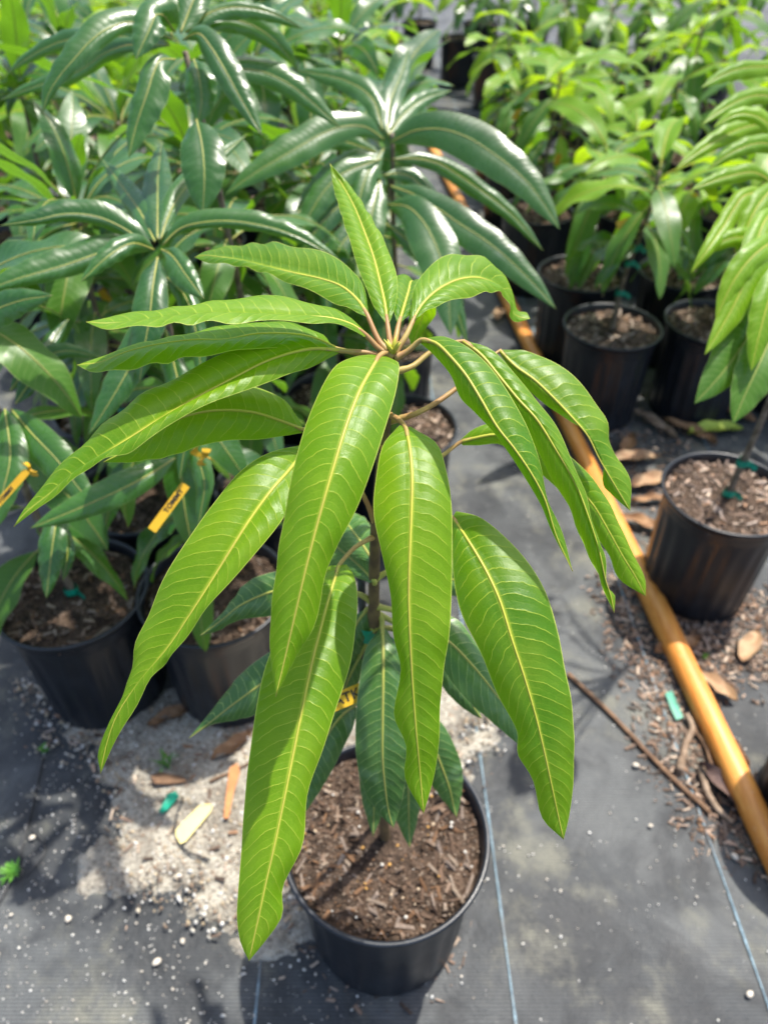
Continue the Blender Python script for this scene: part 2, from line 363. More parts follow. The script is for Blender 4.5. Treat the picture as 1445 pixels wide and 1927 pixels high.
def outline(pix): return [tuple(on_z(*p)[:2]) for p in pix]
def patch(name, pix, label, m_, h=0.012, res=0.0055, rag=0.06, seed=0.0, z0=0.004):
    poly = [tuple(on_z(*p)[:2]) for p in pix]
    xs = np.arange(min(p[0] for p in poly)-.16, max(p[0] for p in poly)+.16, res); ys = np.arange(min(p[1] for p in poly)-.16, max(p[1] for p in poly)+.16, res)
    X, Y = np.meshgrid(xs, ys); D = edge_dist(poly, X, Y) + rag*fbm(X, Y, seed)*1.6
    D = D + rag*.35*fbm(X*3.1, Y*3.1, seed+9) + RNG.normal(0, .0025, X.shape)
    Z = np.clip(D/0.06, 0, 1)**0.8*h*(0.8+0.5*fbm(X, Y, seed+3)) + RNG.uniform(-.0015, 0.0018, X.shape) + np.where(D > 0, np.minimum(.004, D*.35), D*.35)
    keep = D > -.03; idx = -np.ones(X.shape, int); need = np.zeros(X.shape, bool)
    q = keep[:-1, :-1] & keep[1:, :-1] & keep[:-1, 1:] & keep[1:, 1:]
    for dy in (0, 1):
        for dx in (0, 1): need[dy:dy+q.shape[0], dx:dx+q.shape[1]] |= q
    idx[need] = np.arange(need.sum()); jj, ii = np.nonzero(q)
    F = [(idx[j, i], idx[j, i+1], idx[j+1, i+1], idx[j+1, i]) for j, i in zip(jj, ii)]
    link(name, mesh(name, np.stack([X[need], Y[need], Z[need]], 1), [tuple(map(int, f)) for f in F], m_), kind='stuff', label=label, category='sand')
    return poly
SANDP = patch('spilled_sand', [(60,1290),(110,1395),(200,1440),(255,1520),(240,1600),(275,1655),(340,1700),(430,1735),(545,1690),(640,1640),(800,1500),(905,1405),(935,1310),(860,1240),(600,1270),(420,1330),(240,1350),(120,1290)],
      'pale spilled sand and grit around the front pots', SAND, h=.010, rag=.08, seed=1.0)
DEBP = outline([(1150,1120),(1195,1080),(1240,1090),(1445,1150),(1560,1200),(1560,1290),(1330,1255),(1250,1270),(1290,1360),(1375,1480),(1420,1590),(1350,1560),(1270,1430),(1225,1290)])
DEB2 = outline([(1130,850),(1160,790),(1230,770),(1330,800),(1270,870),(1240,960),(1215,1060),(1175,1010),(1140,930)])
POTRING = outline([(560,1830),(600,1880),(700,1898),(800,1880),(860,1835),(885,1760),(840,1720),(600,1720)])

def scatter(poly, n, soft=0.05):
    xs = [p[0] for p in poly]; ys = [p[1] for p in poly]; out = []
    while len(out) < n:
        X = RNG.uniform(min(xs)-soft, max(xs)+soft, 4*n); Y = RNG.uniform(min(ys)-soft, max(ys)+soft, 4*n)
        D = edge_dist(poly, X, Y); ok = D > -soft*RNG.random(4*n)**2
        out += list(zip(X[ok], Y[ok]))
    return np.array(out[:n])
def grit(name, XY, smin, smax, pal, label, z=0.006, shape='ico', flat=1.0, p=2.2):
    n = len(XY); s = smin + (smax-smin)*RNG.random(n)**p
    P = np.stack([XY[:, 0], XY[:, 1], z + s*0.25], 1)
    pal = np.array(pal); c = pal[RNG.integers(0, len(pal), n)]*RNG.uniform(.8, 1.2, (n, 1))
    size = np.stack([s*RNG.uniform(.8, 1.4, n), s*RNG.uniform(.7, 1.1, n), s*RNG.uniform(.6, 1.0, n)*flat], 1)
    return link(name, bits_mesh(name, P, size, rot_rand(n) if shape == 'ico' else rot_flat(n, .2), np.clip(c, 0, .9), shape, GRIT if shape == 'ico' else BITS), kind='stuff', label=label, category='grit')
GP = [(0.52,0.46,0.36),(0.62,0.58,0.50),(0.40,0.33,0.25),(0.72,0.70,0.65),(0.28,0.2,0.14),(0.45,0.36,0.24)]
grit('sand_grains', scatter(SANDP, 6500, .06), .002, .0095, GP, 'loose grit and perlite on the spilled sand', .009)
XY = np.vstack([np.stack([RNG.uniform(-.9, 1.0, 6500), RNG.uniform(.22, 1.9, 6500)], 1), np.stack([RNG.uniform(-.75, -.02, 1800), RNG.uniform(.2, .85, 1800)], 1)])
dens = np.clip(.22 + fbm(XY[:, 0]*.5, XY[:, 1]*.5, 2.0)*.9 + np.where(XY[:, 0] < -.1, .28, 0), .05, 1)
XY = XY[RNG.random(len(XY)) < dens]
grit('perlite', XY, .0018, .0056, [(0.78,0.77,0.73),(0.68,0.66,0.60),(0.6,0.55,0.47)], 'white perlite crumbs scattered over the fabric', .001)
for poly, n in ((DEBP, 6500), (DEB2, 900), (POTRING, 130), (SANDP, 560)):
    XY = scatter(poly, n, .09 if n > 200 else .03); s = .003 + .018*RNG.random(n)**2.8
    P = np.stack([XY[:, 0], XY[:, 1], (.013 if n == 560 else .002) + s*.1], 1)
    link('bark_litter', bits_mesh('bark_litter', P, np.stack([s, s*RNG.uniform(.15, .45, n), s*RNG.uniform(.1, .25, n)], 1), rot_flat(n, .3), chip_colors(n, .2), 'box', BITS), kind='stuff',
         label={6500: 'bark crumbs strewn along the orange pole', 900: 'bark crumbs under the right hand pots', 130: 'soil crumbs at the foot of the front pot', 560: 'brown bark crumbs strewn over the sand'}[n], category='litter')

# ------------------------------------------------------------------ pots and soil (shared meshes)
def pot_meshes():
    n = 168
    def lathe(prof, flute=False):
        V, F = [], []
        for i, (r, z, fl) in enumerate(prof):
            for j in range(n):
                a = 2*math.pi*j/n; rr = r
                if fl: rr = r*(1 + fl*(0.5 + 0.5*math.tanh(1.2*math.sin(a*20))) - fl)
                V.append((rr*math.cos(a), rr*math.sin(a), z))
        for i in range(len(prof)-1):
            for j in range(n): F.append((i*n+j, i*n+(j+1) % n, (i+1)*n+(j+1) % n, (i+1)*n+j))
        return V, F
    body = [(0.0, .004, 0), (.06, .004, 0), (.108, .004, 0), (.1165, .006, .0), (.1185, .013, .026), (.1200, .05, .036), (.1225, .11, .036), (.1245, .16, .028), (.1258, .192, .004), (.1262, .199, 0),
            (.1275, .2015, 0), (.1285, .206, 0), (.130, .2215, 0), (.1315, .2245, 0)]
    V, F = lathe(body); V = [(x, y, z + .058*min(1, z/.19)) for x, y, z in V]; mb = mesh('pot', V, F, POTM)
    rim = [(.1315, .2235, 0), (.1345, .2245, 0), (.136, .2275, 0), (.1368, .233, 0), (.1392, .2345, 0), (.1400, .2372, 0), (.1390, .2398, 0), (.1365, .2405, 0), (.1338, .2395, 0), (.1322, .236, 0), (.1300, .222, 0), (.1270, .20, 0), (.124, .18, 0)]
    V, F = lathe(rim); V = [(x, y, z + .058) for x, y, z in V]; mr = mesh('rim', V, F, POTM)
    return mb, mr
POT_ME, RIM_ME = pot_meshes()
def soil_mesh(name, seed, r0=.1295, zb=.277):
    V, F = [], []; nr, n = 26, 64
    for i in range(nr+1):
        for j in range(n):
            r = r0*i/nr; a = 2*math.pi*(j + .5*(i % 2))/n; x, y = r*math.cos(a), r*math.sin(a)
            V.append((x, y, zb + .007*float(fbm(np.array(x*2.2), np.array(y*2.2), seed)) + .010*math.exp(-(r/.03)**2) + random.uniform(-.0016, .0016) - (.004 if i > nr-2 else 0)))
    for i in range(nr):
        for j in range(n): F.append((i*n+j, i*n+(j+1) % n, (i+1)*n+(j+1) % n, (i+1)*n+j))
    return mesh(name, V, F, SOIL)
def chip_mesh(name, n, pale, seed, smax=.03, zb=.277, p=2.6):
    r = .126*np.sqrt(RNG.random(n)); a = RNG.uniform(0, 2*math.pi, n); x, y = r*np.cos(a), r*np.sin(a)
    s = .0025 + (smax-.0025)*RNG.random(n)**p
    z = zb + .007*fbm(x*2.2, y*2.2, seed) + .0015
    wdt = np.minimum(s*np.where(s < .008, RNG.uniform(.45, 1.0, n), RNG.uniform(.15, .4, n)), .006)
    return bits_mesh(name, np.stack([x, y, z], 1), np.stack([s, wdt, wdt*RNG.uniform(.35, .8, n)], 1), rot_flat(n, .45), chip_colors(n, pale), 'box', BITS)
SOILS = [soil_mesh('soil', s) for s in (1., 2., 3.)]
CHIPS_FRONT = chip_mesh('bark_chips', 2600, -.32, 1., .032, p=14); CHIPS = [chip_mesh('bark_chips', 900, p, s, .032, p=7) for p, s in ((-.25, 1.), (.45, 2.), (.15, 3.))]
def soil_specks(n):
    r = .12*np.sqrt(RNG.random(n)); a = RNG.uniform(0, 2*math.pi, n); s = RNG.uniform(.002, .006, n)
    c = np.array([(0.7,0.66,0.58),(0.55,0.42,0.28),(0.6,0.33,0.09)])[RNG.integers(0, 3, n)]
    return bits_mesh('perlite_specks', np.stack([r*np.cos(a), r*np.sin(a), np.full(n, .283)], 1), np.stack([s, s, s*.8], 1), rot_rand(n), c, 'ico', GRIT)
SPECKS = soil_specks(70)
def add_pot(root, variant, front=False):
    rz = random.uniform(0, 6.28)
    p = link('pot', POT_ME, root); p.rotation_euler.z = rz; link('rim', RIM_ME, p)
    if front: p.scale = (1.045, 1.045, 1.0)
    s = link('soil', SOILS[0 if front else variant % 3], root)
    s.scale = (1.045, 1.045, 1.0) if front else (1, 1, 1)
    link('bark_chips', CHIPS_FRONT if front else CHIPS[variant % 3], s, kind='stuff')
    if front: link('perlite_specks', SPECKS, s, kind='stuff')
    else: s.rotation_euler.z = random.uniform(0, 6.28)

# ------------------------------------------------------------------ leaves traced in depth: left edge, midrib, right edge lofted
def loft_leaf(root, A, M, B, blade_mat, rib_mat, petiole=None, pet_mat=None, n=46, m=5, bulge=0.0022, ribr=0.0016, ruffle=0.0):
    org = np.array(root.location)
    A, M, B = (spline(q, n) for q in (A, M, B))
    # every curve is sampled by its own length; keep rows level with the midrib
    lu = np.concatenate([[0], np.cumsum(np.linalg.norm(np.diff(M, axis=0), axis=1))]); L = lu[-1]
    T = np.gradient(M, axis=0); T /= np.linalg.norm(T, axis=1)[:, None]
    ac = B - A; nrm = np.cross(T, ac); nrm /= np.linalg.norm(nrm, axis=1)[:, None] + 1e-9
    # face the upper side up (or, for steep leaves, to the viewer)
    ref = np.array([0, -.5, .85]); flip = (nrm @ ref).mean() < 0
    if flip: nrm = -nrm
    V, LU, LV = [], [], []
    vs = np.concatenate([np.linspace(-1, 0, m+1), np.linspace(0, 1, m+1)[1:]])
    ph = RNG.uniform(0, 6.28, 2)
    for i in range(n):
        prof = math.sin(math.pi*min(1, max(0, i/(n-1))))**.6
        for v in vs:
            s = abs(v); E = A[i] if v < 0 else B[i]
            q = M[i]*(1-s) + E*s + nrm[i]*(bulge*4*s*(1-s)*prof + ruffle*s**2.5*prof*math.sin(lu[i]/L*34 + 2.2*math.sin(lu[i]/L*9) + ph[0 if v < 0 else 1]))
            V.append(q - org); LU.append(lu[i]); LV.append(v)
    k = len(vs); F = [(i*k+j, i*k+j+1, (i+1)*k+j+1, (i+1)*k+j) for i in range(n-1) for j in range(k-1)]
    fn = np.cross(V[1]-V[0], V[k]-V[0])
    lf = link('leaf', mesh('leaf', V, F, blade_mat, attrs={'lu': np.array(LU), 'lv': np.array(LV)}), root)
    rr = ribr*(1 - .78*np.linspace(0, 1, n)**.8)
    rm = M + nrm*0.0002 - org
    V2, F2 = tube(rm, rr, 7); link('midrib', mesh('midrib', V2, F2, rib_mat), lf)
    if petiole is not None:
        pp = spline(np.vstack([petiole, M[:1], M[2:3]]), 16)
        V3, F3 = tube(pp - org, np.linspace(1.75, 1.05, 16)*ribr*np.concatenate([[1.35, 1.25, 1.15], np.ones(13)]), 9)
        link('petiole', mesh('petiole', V3, F3, pet_mat or rib_mat), lf)
    return L
def traced(root, rows, tip, depths, kA=.006, kB=.006, blade=None, rib=None, petiole=None, pet_mat=None, ruffle=.0014, bulge=.0036, ribr=.0014):
    rows = np.array(rows, float); n = len(rows); u = np.linspace(0, 1, n+1)[:-1]
    D = np.array(depths, float); prof = np.sin(np.pi*np.clip(u, 0.02, .98))**.6
    A = [at(r[0], r[1], d + kA*p) for r, d, p in zip(rows, D, prof)] + [at(*tip, D[-1])]
    M = [at(r[2], r[3], d) for r, d in zip(rows, D)] + [at(*tip, D[-1])]
    B = [at(r[4], r[5], d + kB*p) for r, d, p in zip(rows, D, prof)] + [at(*tip, D[-1])]
    # resample edges on the midrib's rows
    pet = None if petiole is None else np.array([at(*p) for p in petiole])
    return loft_rows(root, A, M, B, blade or YOUNG, rib or RIB_Y, pet, pet_mat or RIB_P, ruffle, bulge, ribr)
def loft_rows(root, A, M, B, blade, rib, pet, petm, ruffle, bulge, ribr, n=46):
    P = np.hstack([np.array(M), np.array(A), np.array(B)])     # spline all three together, spaced by the midrib
    S = spline(P, n)
    return loft_leaf_sampled(root, S[:, 3:6], S[:, :3], S[:, 6:9], blade, rib, pet, petm, n, ruffle, bulge, ribr)
def loft_leaf_sampled(root, A, M, B, blade, rib, pet, petm, n, ruffle, bulge, ribr):
    global spline
    keep = spline
    def same(q, k): return q if len(q) == k else keep(q, k)
    spline = same
    try: return loft_leaf(root, A, M, B, blade, rib, pet, petm, n=n, ruffle=ruffle, bulge=bulge, ribr=ribr)
    finally: spline = keep
def quick(root, pts, wa, wb, blade, rib, k=.004, ruffle=.0022, peak=.42, ribr=.0013, n=30):
    # midrib in pixels and depth, half widths in pixels at the widest place
    P = np.array(pts, float); S = spline(P, 9); t = np.linspace(0, 1, 9)
    g = np.gradient(S[:, :2], axis=0); g /= np.linalg.norm(g, axis=1)[:, None] + 1e-9
    nx = np.stack([g[:, 1], -g[:, 0]], 1)
    e = math.log(.5)/math.log(peak); pr = np.maximum(0, np.sin(math.pi*np.clip(t**e, 0, 1)))**.75; pr[0] = .06; pr[-1] = 0
    A = [at(s[0]+q[0]*wa*p, s[1]+q[1]*wa*p, s[2]+k*p) for s, q, p in zip(S, nx, pr)]
    B = [at(s[0]-q[0]*wb*p, s[1]-q[1]*wb*p, s[2]+k*p) for s, q, p in zip(S, nx, pr)]
    M = [at(*s) for s in S]
    return loft_rows(root, A, M, B, blade, rib, None, None, ruffle, .003, ribr, n)

# ------------------------------------------------------------------ the potted mango in front
HX, HY = 0.002, 0.475
HERO = empty('potted_mango_tree', (HX, HY, 0), 'front potted mango tree with long bright green leaves, nearest the camera', 'potted tree', 'potted mango trees')
add_pot(HERO, 0, True)
stem_pts = np.array([(HX, HY, .265), (HX-.004, HY-.004, .398), (HX-.008, HY-.002, .558), (HX-.012, HY+.004, .698), (HX-.010, HY+.004, .858), (HX-.002, HY+.000, .978), at(738, 672, .532)])
SP = spline(stem_pts, 60); o3 = np.array(HERO.location)
rad = np.interp(np.linspace(0, 1, 60), [0, .3, .6, .62, .64, .9, 1], [.0078, .0066, .0056, .0072, .0055, .0045, .0034])
V, F = tube(SP - o3, rad, 12); link('stem', mesh('stem', V, F, BARK_Y), HERO)
bud = []
for a in range(6):
    b0 = at(738, 668, .531); ang = a*1.1; tip = b0 + np.array([.006*math.cos(ang), .006*math.sin(ang), .010 + .003*(a % 2)])
    bud.append(tube(np.array([b0, (b0+tip)/2 + [0, 0, .001], tip]) - o3, [.002, .0016, .0003], 6))
V, F = join(bud); link('bud', mesh('bud', V, F, RIB_Y), HERO)
def stem_at(py):                      # where the stem stands at that pixel row
    k = min(range(60), key=lambda i: abs((CY - FPX*((SP[i]-C0) @ UP)/((SP[i]-C0) @ FW)) - py)); p = SP[k] - C0; d = p @ FW
    return (CX + FPX*p[0]/d, py, d)
st = np.array([(HX-.018, HY+.012, .25), (HX-.022, HY+.014, .51), (HX-.024, HY+.016, .798)])
V, F = tube(st - o3, .0042, 8); link('stake', mesh('stake', V, F, STAKE), HERO)
tt = np.array(at(*stem_at(1185))) - o3
def tie(root, c, r=.013, h=.014, seed=0):
    a = np.linspace(0, 2*math.pi, 18, endpoint=False); V, F = [], []
    for zz, rr in ((-h/2, .96), (-h/4, 1.05), (h/4, 1.0), (h/2, .93)):
        for q in a: V.append((c[0] + rr*r*math.cos(q)*(1+.1*math.sin(3*q+seed)), c[1] + rr*r*math.sin(q), c[2] + zz + .002*math.sin(2*q+seed)))
    n = 18
    for i in range(3):
        for j in range(n): F.append((i*n+j, i*n+(j+1) % n, (i+1)*n+(j+1) % n, (i+1)*n+j))
    k = len(V); e = r*1.0
    V += [(c[0]+e, c[1]-.004, c[2]+h*.4), (c[0]+e+.016, c[1]-.012, c[2]-.004), (c[0]+e+.013, c[1]-.012, c[2]-.016), (c[0]+e-.002, c[1]-.005, c[2]-h*.4)]
    F.append((k, k+1, k+2, k+3))
    link('green_tie', mesh('green_tie', V, F, TAPE), root)
tie(HERO, tt + [-.008, .002, 0], .013, .02)

LN = []
def H(*a, **k): LN.append(round(traced(HERO, *a, **k), 3))
# front centre leaf
H([(700,667,714,670,728,671),(650,676,698,697,750,684),(612,716,676,738,746,730),(580,785,652,800,727,800),(556,870,630,872,702,878),(535,970,604,962,664,972),(519,1075,577,1066,618,1065),(508,1180,553,1168,593,1175),(510,1235,537,1237,562,1228)],
  (519,1311), [.522,.503,.484,.468,.456,.449,.446,.447,.449], .016, .012, petiole=[(737,670,.531),(728,664,.528)])
# centre right leaf
H([(752,800,762,803,773,803),(722,835,770,838,822,836),(708,895,775,895,842,895),(703,965,774,965,850,962),(718,1040,771,1040,851,1040),(735,1120,769,1115,850,1118),(740,1195,771,1192,845,1195),(754,1262,775,1270,834,1268),(741,1345,780,1340,828,1335),(764,1403,785,1400,826,1395),(762,1465,791,1462,818,1455)],
  (797,1531), [.548,.533,.520,.511,.506,.505,.506,.510,.515,.519,.525], .008, .008, petiole=[stem_at(778),(748,788,.557)])
# long lower left leaf
H([(622,1064,638,1064,652,1062),(590,1090,630,1090,667,1086),(560,1135,616,1137,673,1130),(528,1190,602,1190,669,1183),(500,1255,588,1245,659,1250),(481,1340,569,1335,631,1338),(470,1420,552,1420,608,1410),(461,1500,536,1500,579,1493),(455,1590,517,1590,570,1588),(449,1670,500,1665,533,1668),(446,1728,486,1730,531,1723),(453,1775,476,1775,500,1770)],
  (469,1808), [.622,.604,.586,.570,.556,.541,.530,.521,.513,.508,.506,.505], .006, .010, petiole=[stem_at(1008),(668,1030,.638)])
# right drooping leaf
H([(848,968,851,974,858,962),(851,1015,876,1010,905,975),(853,1085,912,1070,975,1035),(868,1155,940,1130,1022,1105),(905,1230,962,1200,1048,1185),(935,1305,985,1270,1063,1258),(972,1375,1007,1345,1077,1335),(974,1420,1025,1420,1080,1415),(1003,1470,1038,1480,1078,1475),(1020,1540,1050,1535,1070,1540)],
  (1060,1580), [.600,.578,.560,.548,.540,.536,.535,.537,.540,.544], .010, .008, petiole=[stem_at(965),(790,952,.625)])
# left broad leaf with folded tail
H([(566,838,572,850,580,868),(505,852,541,889,570,920),(450,890,512,922,548,955),(402,945,473,975,522,990),(362,1003,438,1030,480,1040),(318,1075,400,1092,428,1103),(283,1145,360,1155,378,1160),(255,1218,318,1218,332,1225),(237,1300,262,1285,290,1272),(204,1370,222,1345,246,1345),(185,1420,202,1400,216,1400)],
  (190,1455), [.548,.530,.517,.507,.500,.496,.494,.494,.496,.498,.50], .010, -.006, petiole=[stem_at(990),(690,945,.63),(650,880,.60)])
# long left leaf
H([(628,652,640,660,636,666),(578,635,585,657,578,694),(502,642,510,677,522,711),(430,664,440,712,455,738),(360,695,370,749,385,766),(300,725,307,786,318,797),(245,758,252,820,262,843),(186,808,190,860,205,862),(130,860,135,897,152,890),(80,915,88,935,112,930),(48,955,52,963,66,960)],
  (27,991), [.528,.518,.506,.495,.486,.479,.474,.471,.469,.468,.467], .012, -.008, petiole=[(735,672,.533),(690,664,.531)])
# left upper leaf seen almost along its blade
H([(690,627,690,632,686,634),(655,594,662,612,652,615),(600,573,615,599,598,607),(530,560,540,596,528,606),(450,560,455,592,450,606),(370,575,375,592,370,608),(290,585,290,602,290,613),(225,592,225,608,222,618),(190,600,190,609,192,617)],
  (163,606), [.527,.522,.513,.502,.491,.480,.470,.462,.458], .022, -.020, petiole=[(733,668,.532),(712,655,.530)])
# left folded leaf showing its underside
H([(622,650,632,656,625,662),(605,628,600,640,600,652),(550,609,557,630,560,650),(475,606,485,629,480,660),(415,614,425,640,420,662),(360,632,365,640,350,675),(300,645,300,648,290,686),(240,657,240,662,220,698),(195,672,190,682,175,699)],
  (146,687), [.545,.540,.533,.523,.513,.503,.494,.486,.481], .018, -.022, petiole=[(735,675,.535),(690,668,.540)])
# upper left arching leaf
H([(694,592,692,595,689,596),(686,545,676,569,660,582),(660,505,645,541,625,568),(620,480,605,526,585,549),(570,466,555,515,545,532),(515,457,505,504,500,514),(460,460,450,490,447,500),(410,467,405,483,403,495),(385,473,383,481,384,492)],
  (367,484), [.535,.545,.558,.572,.587,.602,.617,.632,.640], .020, -.012, petiole=[(733,664,.531),(712,640,.532)])
# upright leaf
H([(724,606,729,610,733,607),(703,575,724,572,743,578),(684,530,714,528,748,535),(668,485,702,482,738,488),(652,435,685,435,716,440),(638,390,666,388,690,395),(626,345,641,343,661,351)],
  (621,308), [.537,.548,.565,.584,.604,.625,.646], -.004, -.004, petiole=[(736,664,.532),(733,640,.533)])
# rear leaf bending over backwards
H([(747,606,750,610,753,608),(738,575,760,577,783,580),(738,545,768,550,800,552),(745,522,774,530,800,538),(757,530,786,545,812,548),(770,580,795,590,820,590),(768,625,785,625,800,620)],
  (775,655), [.540,.555,.580,.61,.645,.67,.68], -.004, .0, petiole=[(740,664,.533),(744,640,.534)])
# upper right arching leaf with curled tip
H([(772,598,776,606,784,598),(776,555,795,573,812,580),(792,518,825,545,845,568),(830,486,862,527,880,559),(880,478,897,523,912,551),(925,493,925,532,935,549),(948,520,942,547,948,556),(964,550,955,560,958,575),(972,585,964,588,960,595),(990,588,980,598,972,606)],
  (997,600), [.537,.547,.559,.571,.581,.589,.594,.598,.600,.602], .014, -.010, petiole=[(741,666,.532),(762,635,.533)])
# right leaves, three in a fan
H([(788,643,792,640,797,637),(812,664,820,646,835,633),(845,702,848,672,873,649),(866,748,878,708,907,675),(893,776,904,750,937,710),(927,812,935,803,967,757),(955,850,968,845,997,815),(988,900,1000,892,1018,880),(1017,950,1025,940,1030,940),(1040,1005,1047,1010,1057,1000)],
  (1077,1075), [.527,.519,.508,.499,.491,.485,.481,.479,.479,.480], .012, .010, petiole=[(742,674,.532),(768,660,.531)])
H([(868,644,870,642,873,640),(895,680,905,668,925,658),(925,725,942,712,968,703),(955,775,975,752,1008,752),(1000,830,1010,790,1045,800),(1035,895,1045,845,1073,860),(1070,955,1080,905,1100,925),(1095,1020,1108,975,1120,1000),(1122,1075,1128,1040,1138,1045),(1134,1105,1139,1090,1140,1100),(1147,1135,1150,1125,1157,1120)],
  (1155,1153), [.556,.549,.541,.534,.528,.524,.521,.520,.521,.522,.523], .012, .004, petiole=[stem_at(700),(775,690,.548),(812,662,.553)])
H([(938,662,940,660,944,658),(955,688,970,690,985,660),(985,725,1005,715,1030,675),(1025,762,1040,748,1075,705),(1070,790,1075,785,1115,750),(1115,820,1105,820,1142,795),(1137,855,1125,860,1150,845),(1134,910,1142,890,1175,880),(1150,930,1160,920,1187,915)],
  (1185,961), [.602,.596,.590,.585,.581,.578,.577,.577,.578], .010, .012, petiole=[stem_at(795),(790,775,.575),(861,729,.585)])
H([(862,832,866,832,870,838),(890,808,895,824,900,838),(930,795,935,818,940,836),(985,800,985,830,975,860),(1030,825,1030,860,1015,890),(1085,870,1075,905,1060,930),(1130,920,1115,950,1090,970),(1160,975,1145,1000,1115,1000),(1185,1030,1170,1045,1145,1045),(1212,1085,1195,1085,1165,1090)],
  (1214,1122), [.620,.617,.614,.611,.609,.608,.608,.609,.611,.613], .006, .006, petiole=[stem_at(880),(800,878,.615),(832,858,.618)])
# leaf under the long left one
H([(566,795,570,808,568,815),(540,758,530,793,535,820),(490,730,480,777,490,827),(430,725,425,772,430,828),(370,745,370,778,370,842),(310,785,310,800,315,860),(260,825,260,838,260,868),(225,852,225,856,222,871)],
  (195,870), [.575,.566,.556,.547,.540,.536,.534,.534], .012, .004, petiole=[stem_at(840),(650,815,.585)])
# older dark leaves below
def OL(rows, tip, dep, pet=None, kA=.006, kB=.006):
    H(rows, tip, dep, kA, kB, blade=MATURE, rib=RIB_D, petiole=pet, pet_mat=RIB_D, ruffle=.0015, ribr=.0019)
OL([(712,1185,719,1180,728,1185),(688,1222,721,1222,752,1230),(676,1285,721,1285,762,1290),(669,1360,720,1360,770,1365),(671,1430,720,1430,768,1430),(685,1485,725,1485,760,1490),(712,1530,732,1530,750,1530)], (740,1558), [.735,.722,.714,.712,.716,.725,.735], [stem_at(1150),(718,1165,.737)])
OL([(690,1290,705,1285,720,1290),(675,1350,705,1345,735,1350),(674,1430,703,1430,735,1430),(680,1500,704,1500,728,1500),(692,1545,703,1540,716,1540)], (702,1573), [.80,.80,.81,.825,.84], [stem_at(1240),(712,1265,.79)])
OL([(752,1330,762,1325,772,1330),(735,1390,766,1390,800,1395),(733,1460,768,1460,802,1460),(742,1530,769,1530,788,1530),(757,1570,770,1565,780,1565)], (771,1595), [.80,.80,.815,.83,.84], [stem_at(1260),(748,1300,.80)])
OL([(775,1340,790,1338,800,1330),(780,1385,808,1385,838,1370),(795,1430,826,1430,864,1425),(812,1476,844,1478,871,1465),(838,1512,853,1515,866,1508)], (859,1538), [.82,.82,.825,.835,.845], [stem_at(1250),(760,1310,.81)])
OL([(660,1318,668,1326,672,1335),(625,1335,640,1350,666,1365),(595,1370,615,1385,650,1400),(575,1420,592,1435,625,1450),(565,1480,577,1490,598,1495)], (572,1533), [.785,.772,.765,.766,.774], [stem_at(1270),(695,1300,.785)])
OL([(770,1175,775,1165,785,1155),(800,1215,812,1185,830,1155),(835,1262,850,1212,868,1172),(870,1310,893,1257,910,1235),(915,1350,930,1303,950,1290),(950,1380,960,1345,985,1340)], (988,1412), [.722,.710,.700,.696,.697,.702], [stem_at(1140),(745,1150,.728)], .0, .01)
OL([(770,1210,775,1200,785,1190),(805,1250,815,1225,840,1210),(838,1300,850,1265,870,1245),(868,1330,878,1310,895,1300),(890,1345,896,1338,902,1335)], (906,1352), [.76,.755,.752,.755,.76], [stem_at(1180),(745,1185,.755)])
OL([(600,1095,610,1110,605,1130),(545,1075,555,1108,550,1150),(500,1080,510,1114,502,1160),(460,1100,455,1138,450,1167),(425,1145,420,1165,410,1187)], (377,1196), [.715,.71,.708,.712,.72], [stem_at(1135),(672,1117,.715)])
OL([(640,1195,645,1205,640,1215),(560,1200,565,1240,560,1290),(500,1232,505,1278,490,1340),(450,1272,440,1325,440,1356),(400,1335,395,1360,400,1364)], (356,1389), [.755,.75,.745,.748,.755], [stem_at(1150),(680,1165,.75)])
OL([(702,1080,705,1094,695,1097),(690,1030,680,1068,660,1082),(660,1000,650,1042,625,1068),(630,985,622,1020,600,1045),(600,985,590,1000,575,1020)], (555,985), [.695,.725,.76,.795,.825], [stem_at(1100)])
OL([(708,1052,702,1056,694,1058),(712,1020,688,1034,664,1044),(700,995,668,1005,640,1018),(676,968,645,978,622,985)], (612,955), [.70,.725,.755,.785], [stem_at(1075)])
OL([(680,1150,690,1147,697,1155),(655,1170,670,1175,694,1190),(640,1210,655,1215,682,1220),(630,1250,642,1255,664,1250)], (628,1292), [.735,.74,.75,.765], [stem_at(1140)])
OL([(760,1180,752,1178,745,1182),(800,1215,780,1222,755,1225),(815,1275,790,1282,762,1280),(815,1330,797,1335,778,1330)], (806,1385), [.745,.75,.765,.785], [stem_at(1150)])
OL([(668,1240,676,1236,684,1244),(640,1275,655,1280,675,1285),(628,1320,640,1325,655,1320)], (632,1362), [.765,.775,.79], [stem_at(1180)])
OL([(735,1075,745,1068,752,1080),(790,1050,800,1075,800,1105),(850,1060,850,1090,845,1120),(885,1090,880,1108,872,1125)], (905,1140), [.70,.72,.745,.765], [stem_at(1090)])
print('front leaf lengths', LN)

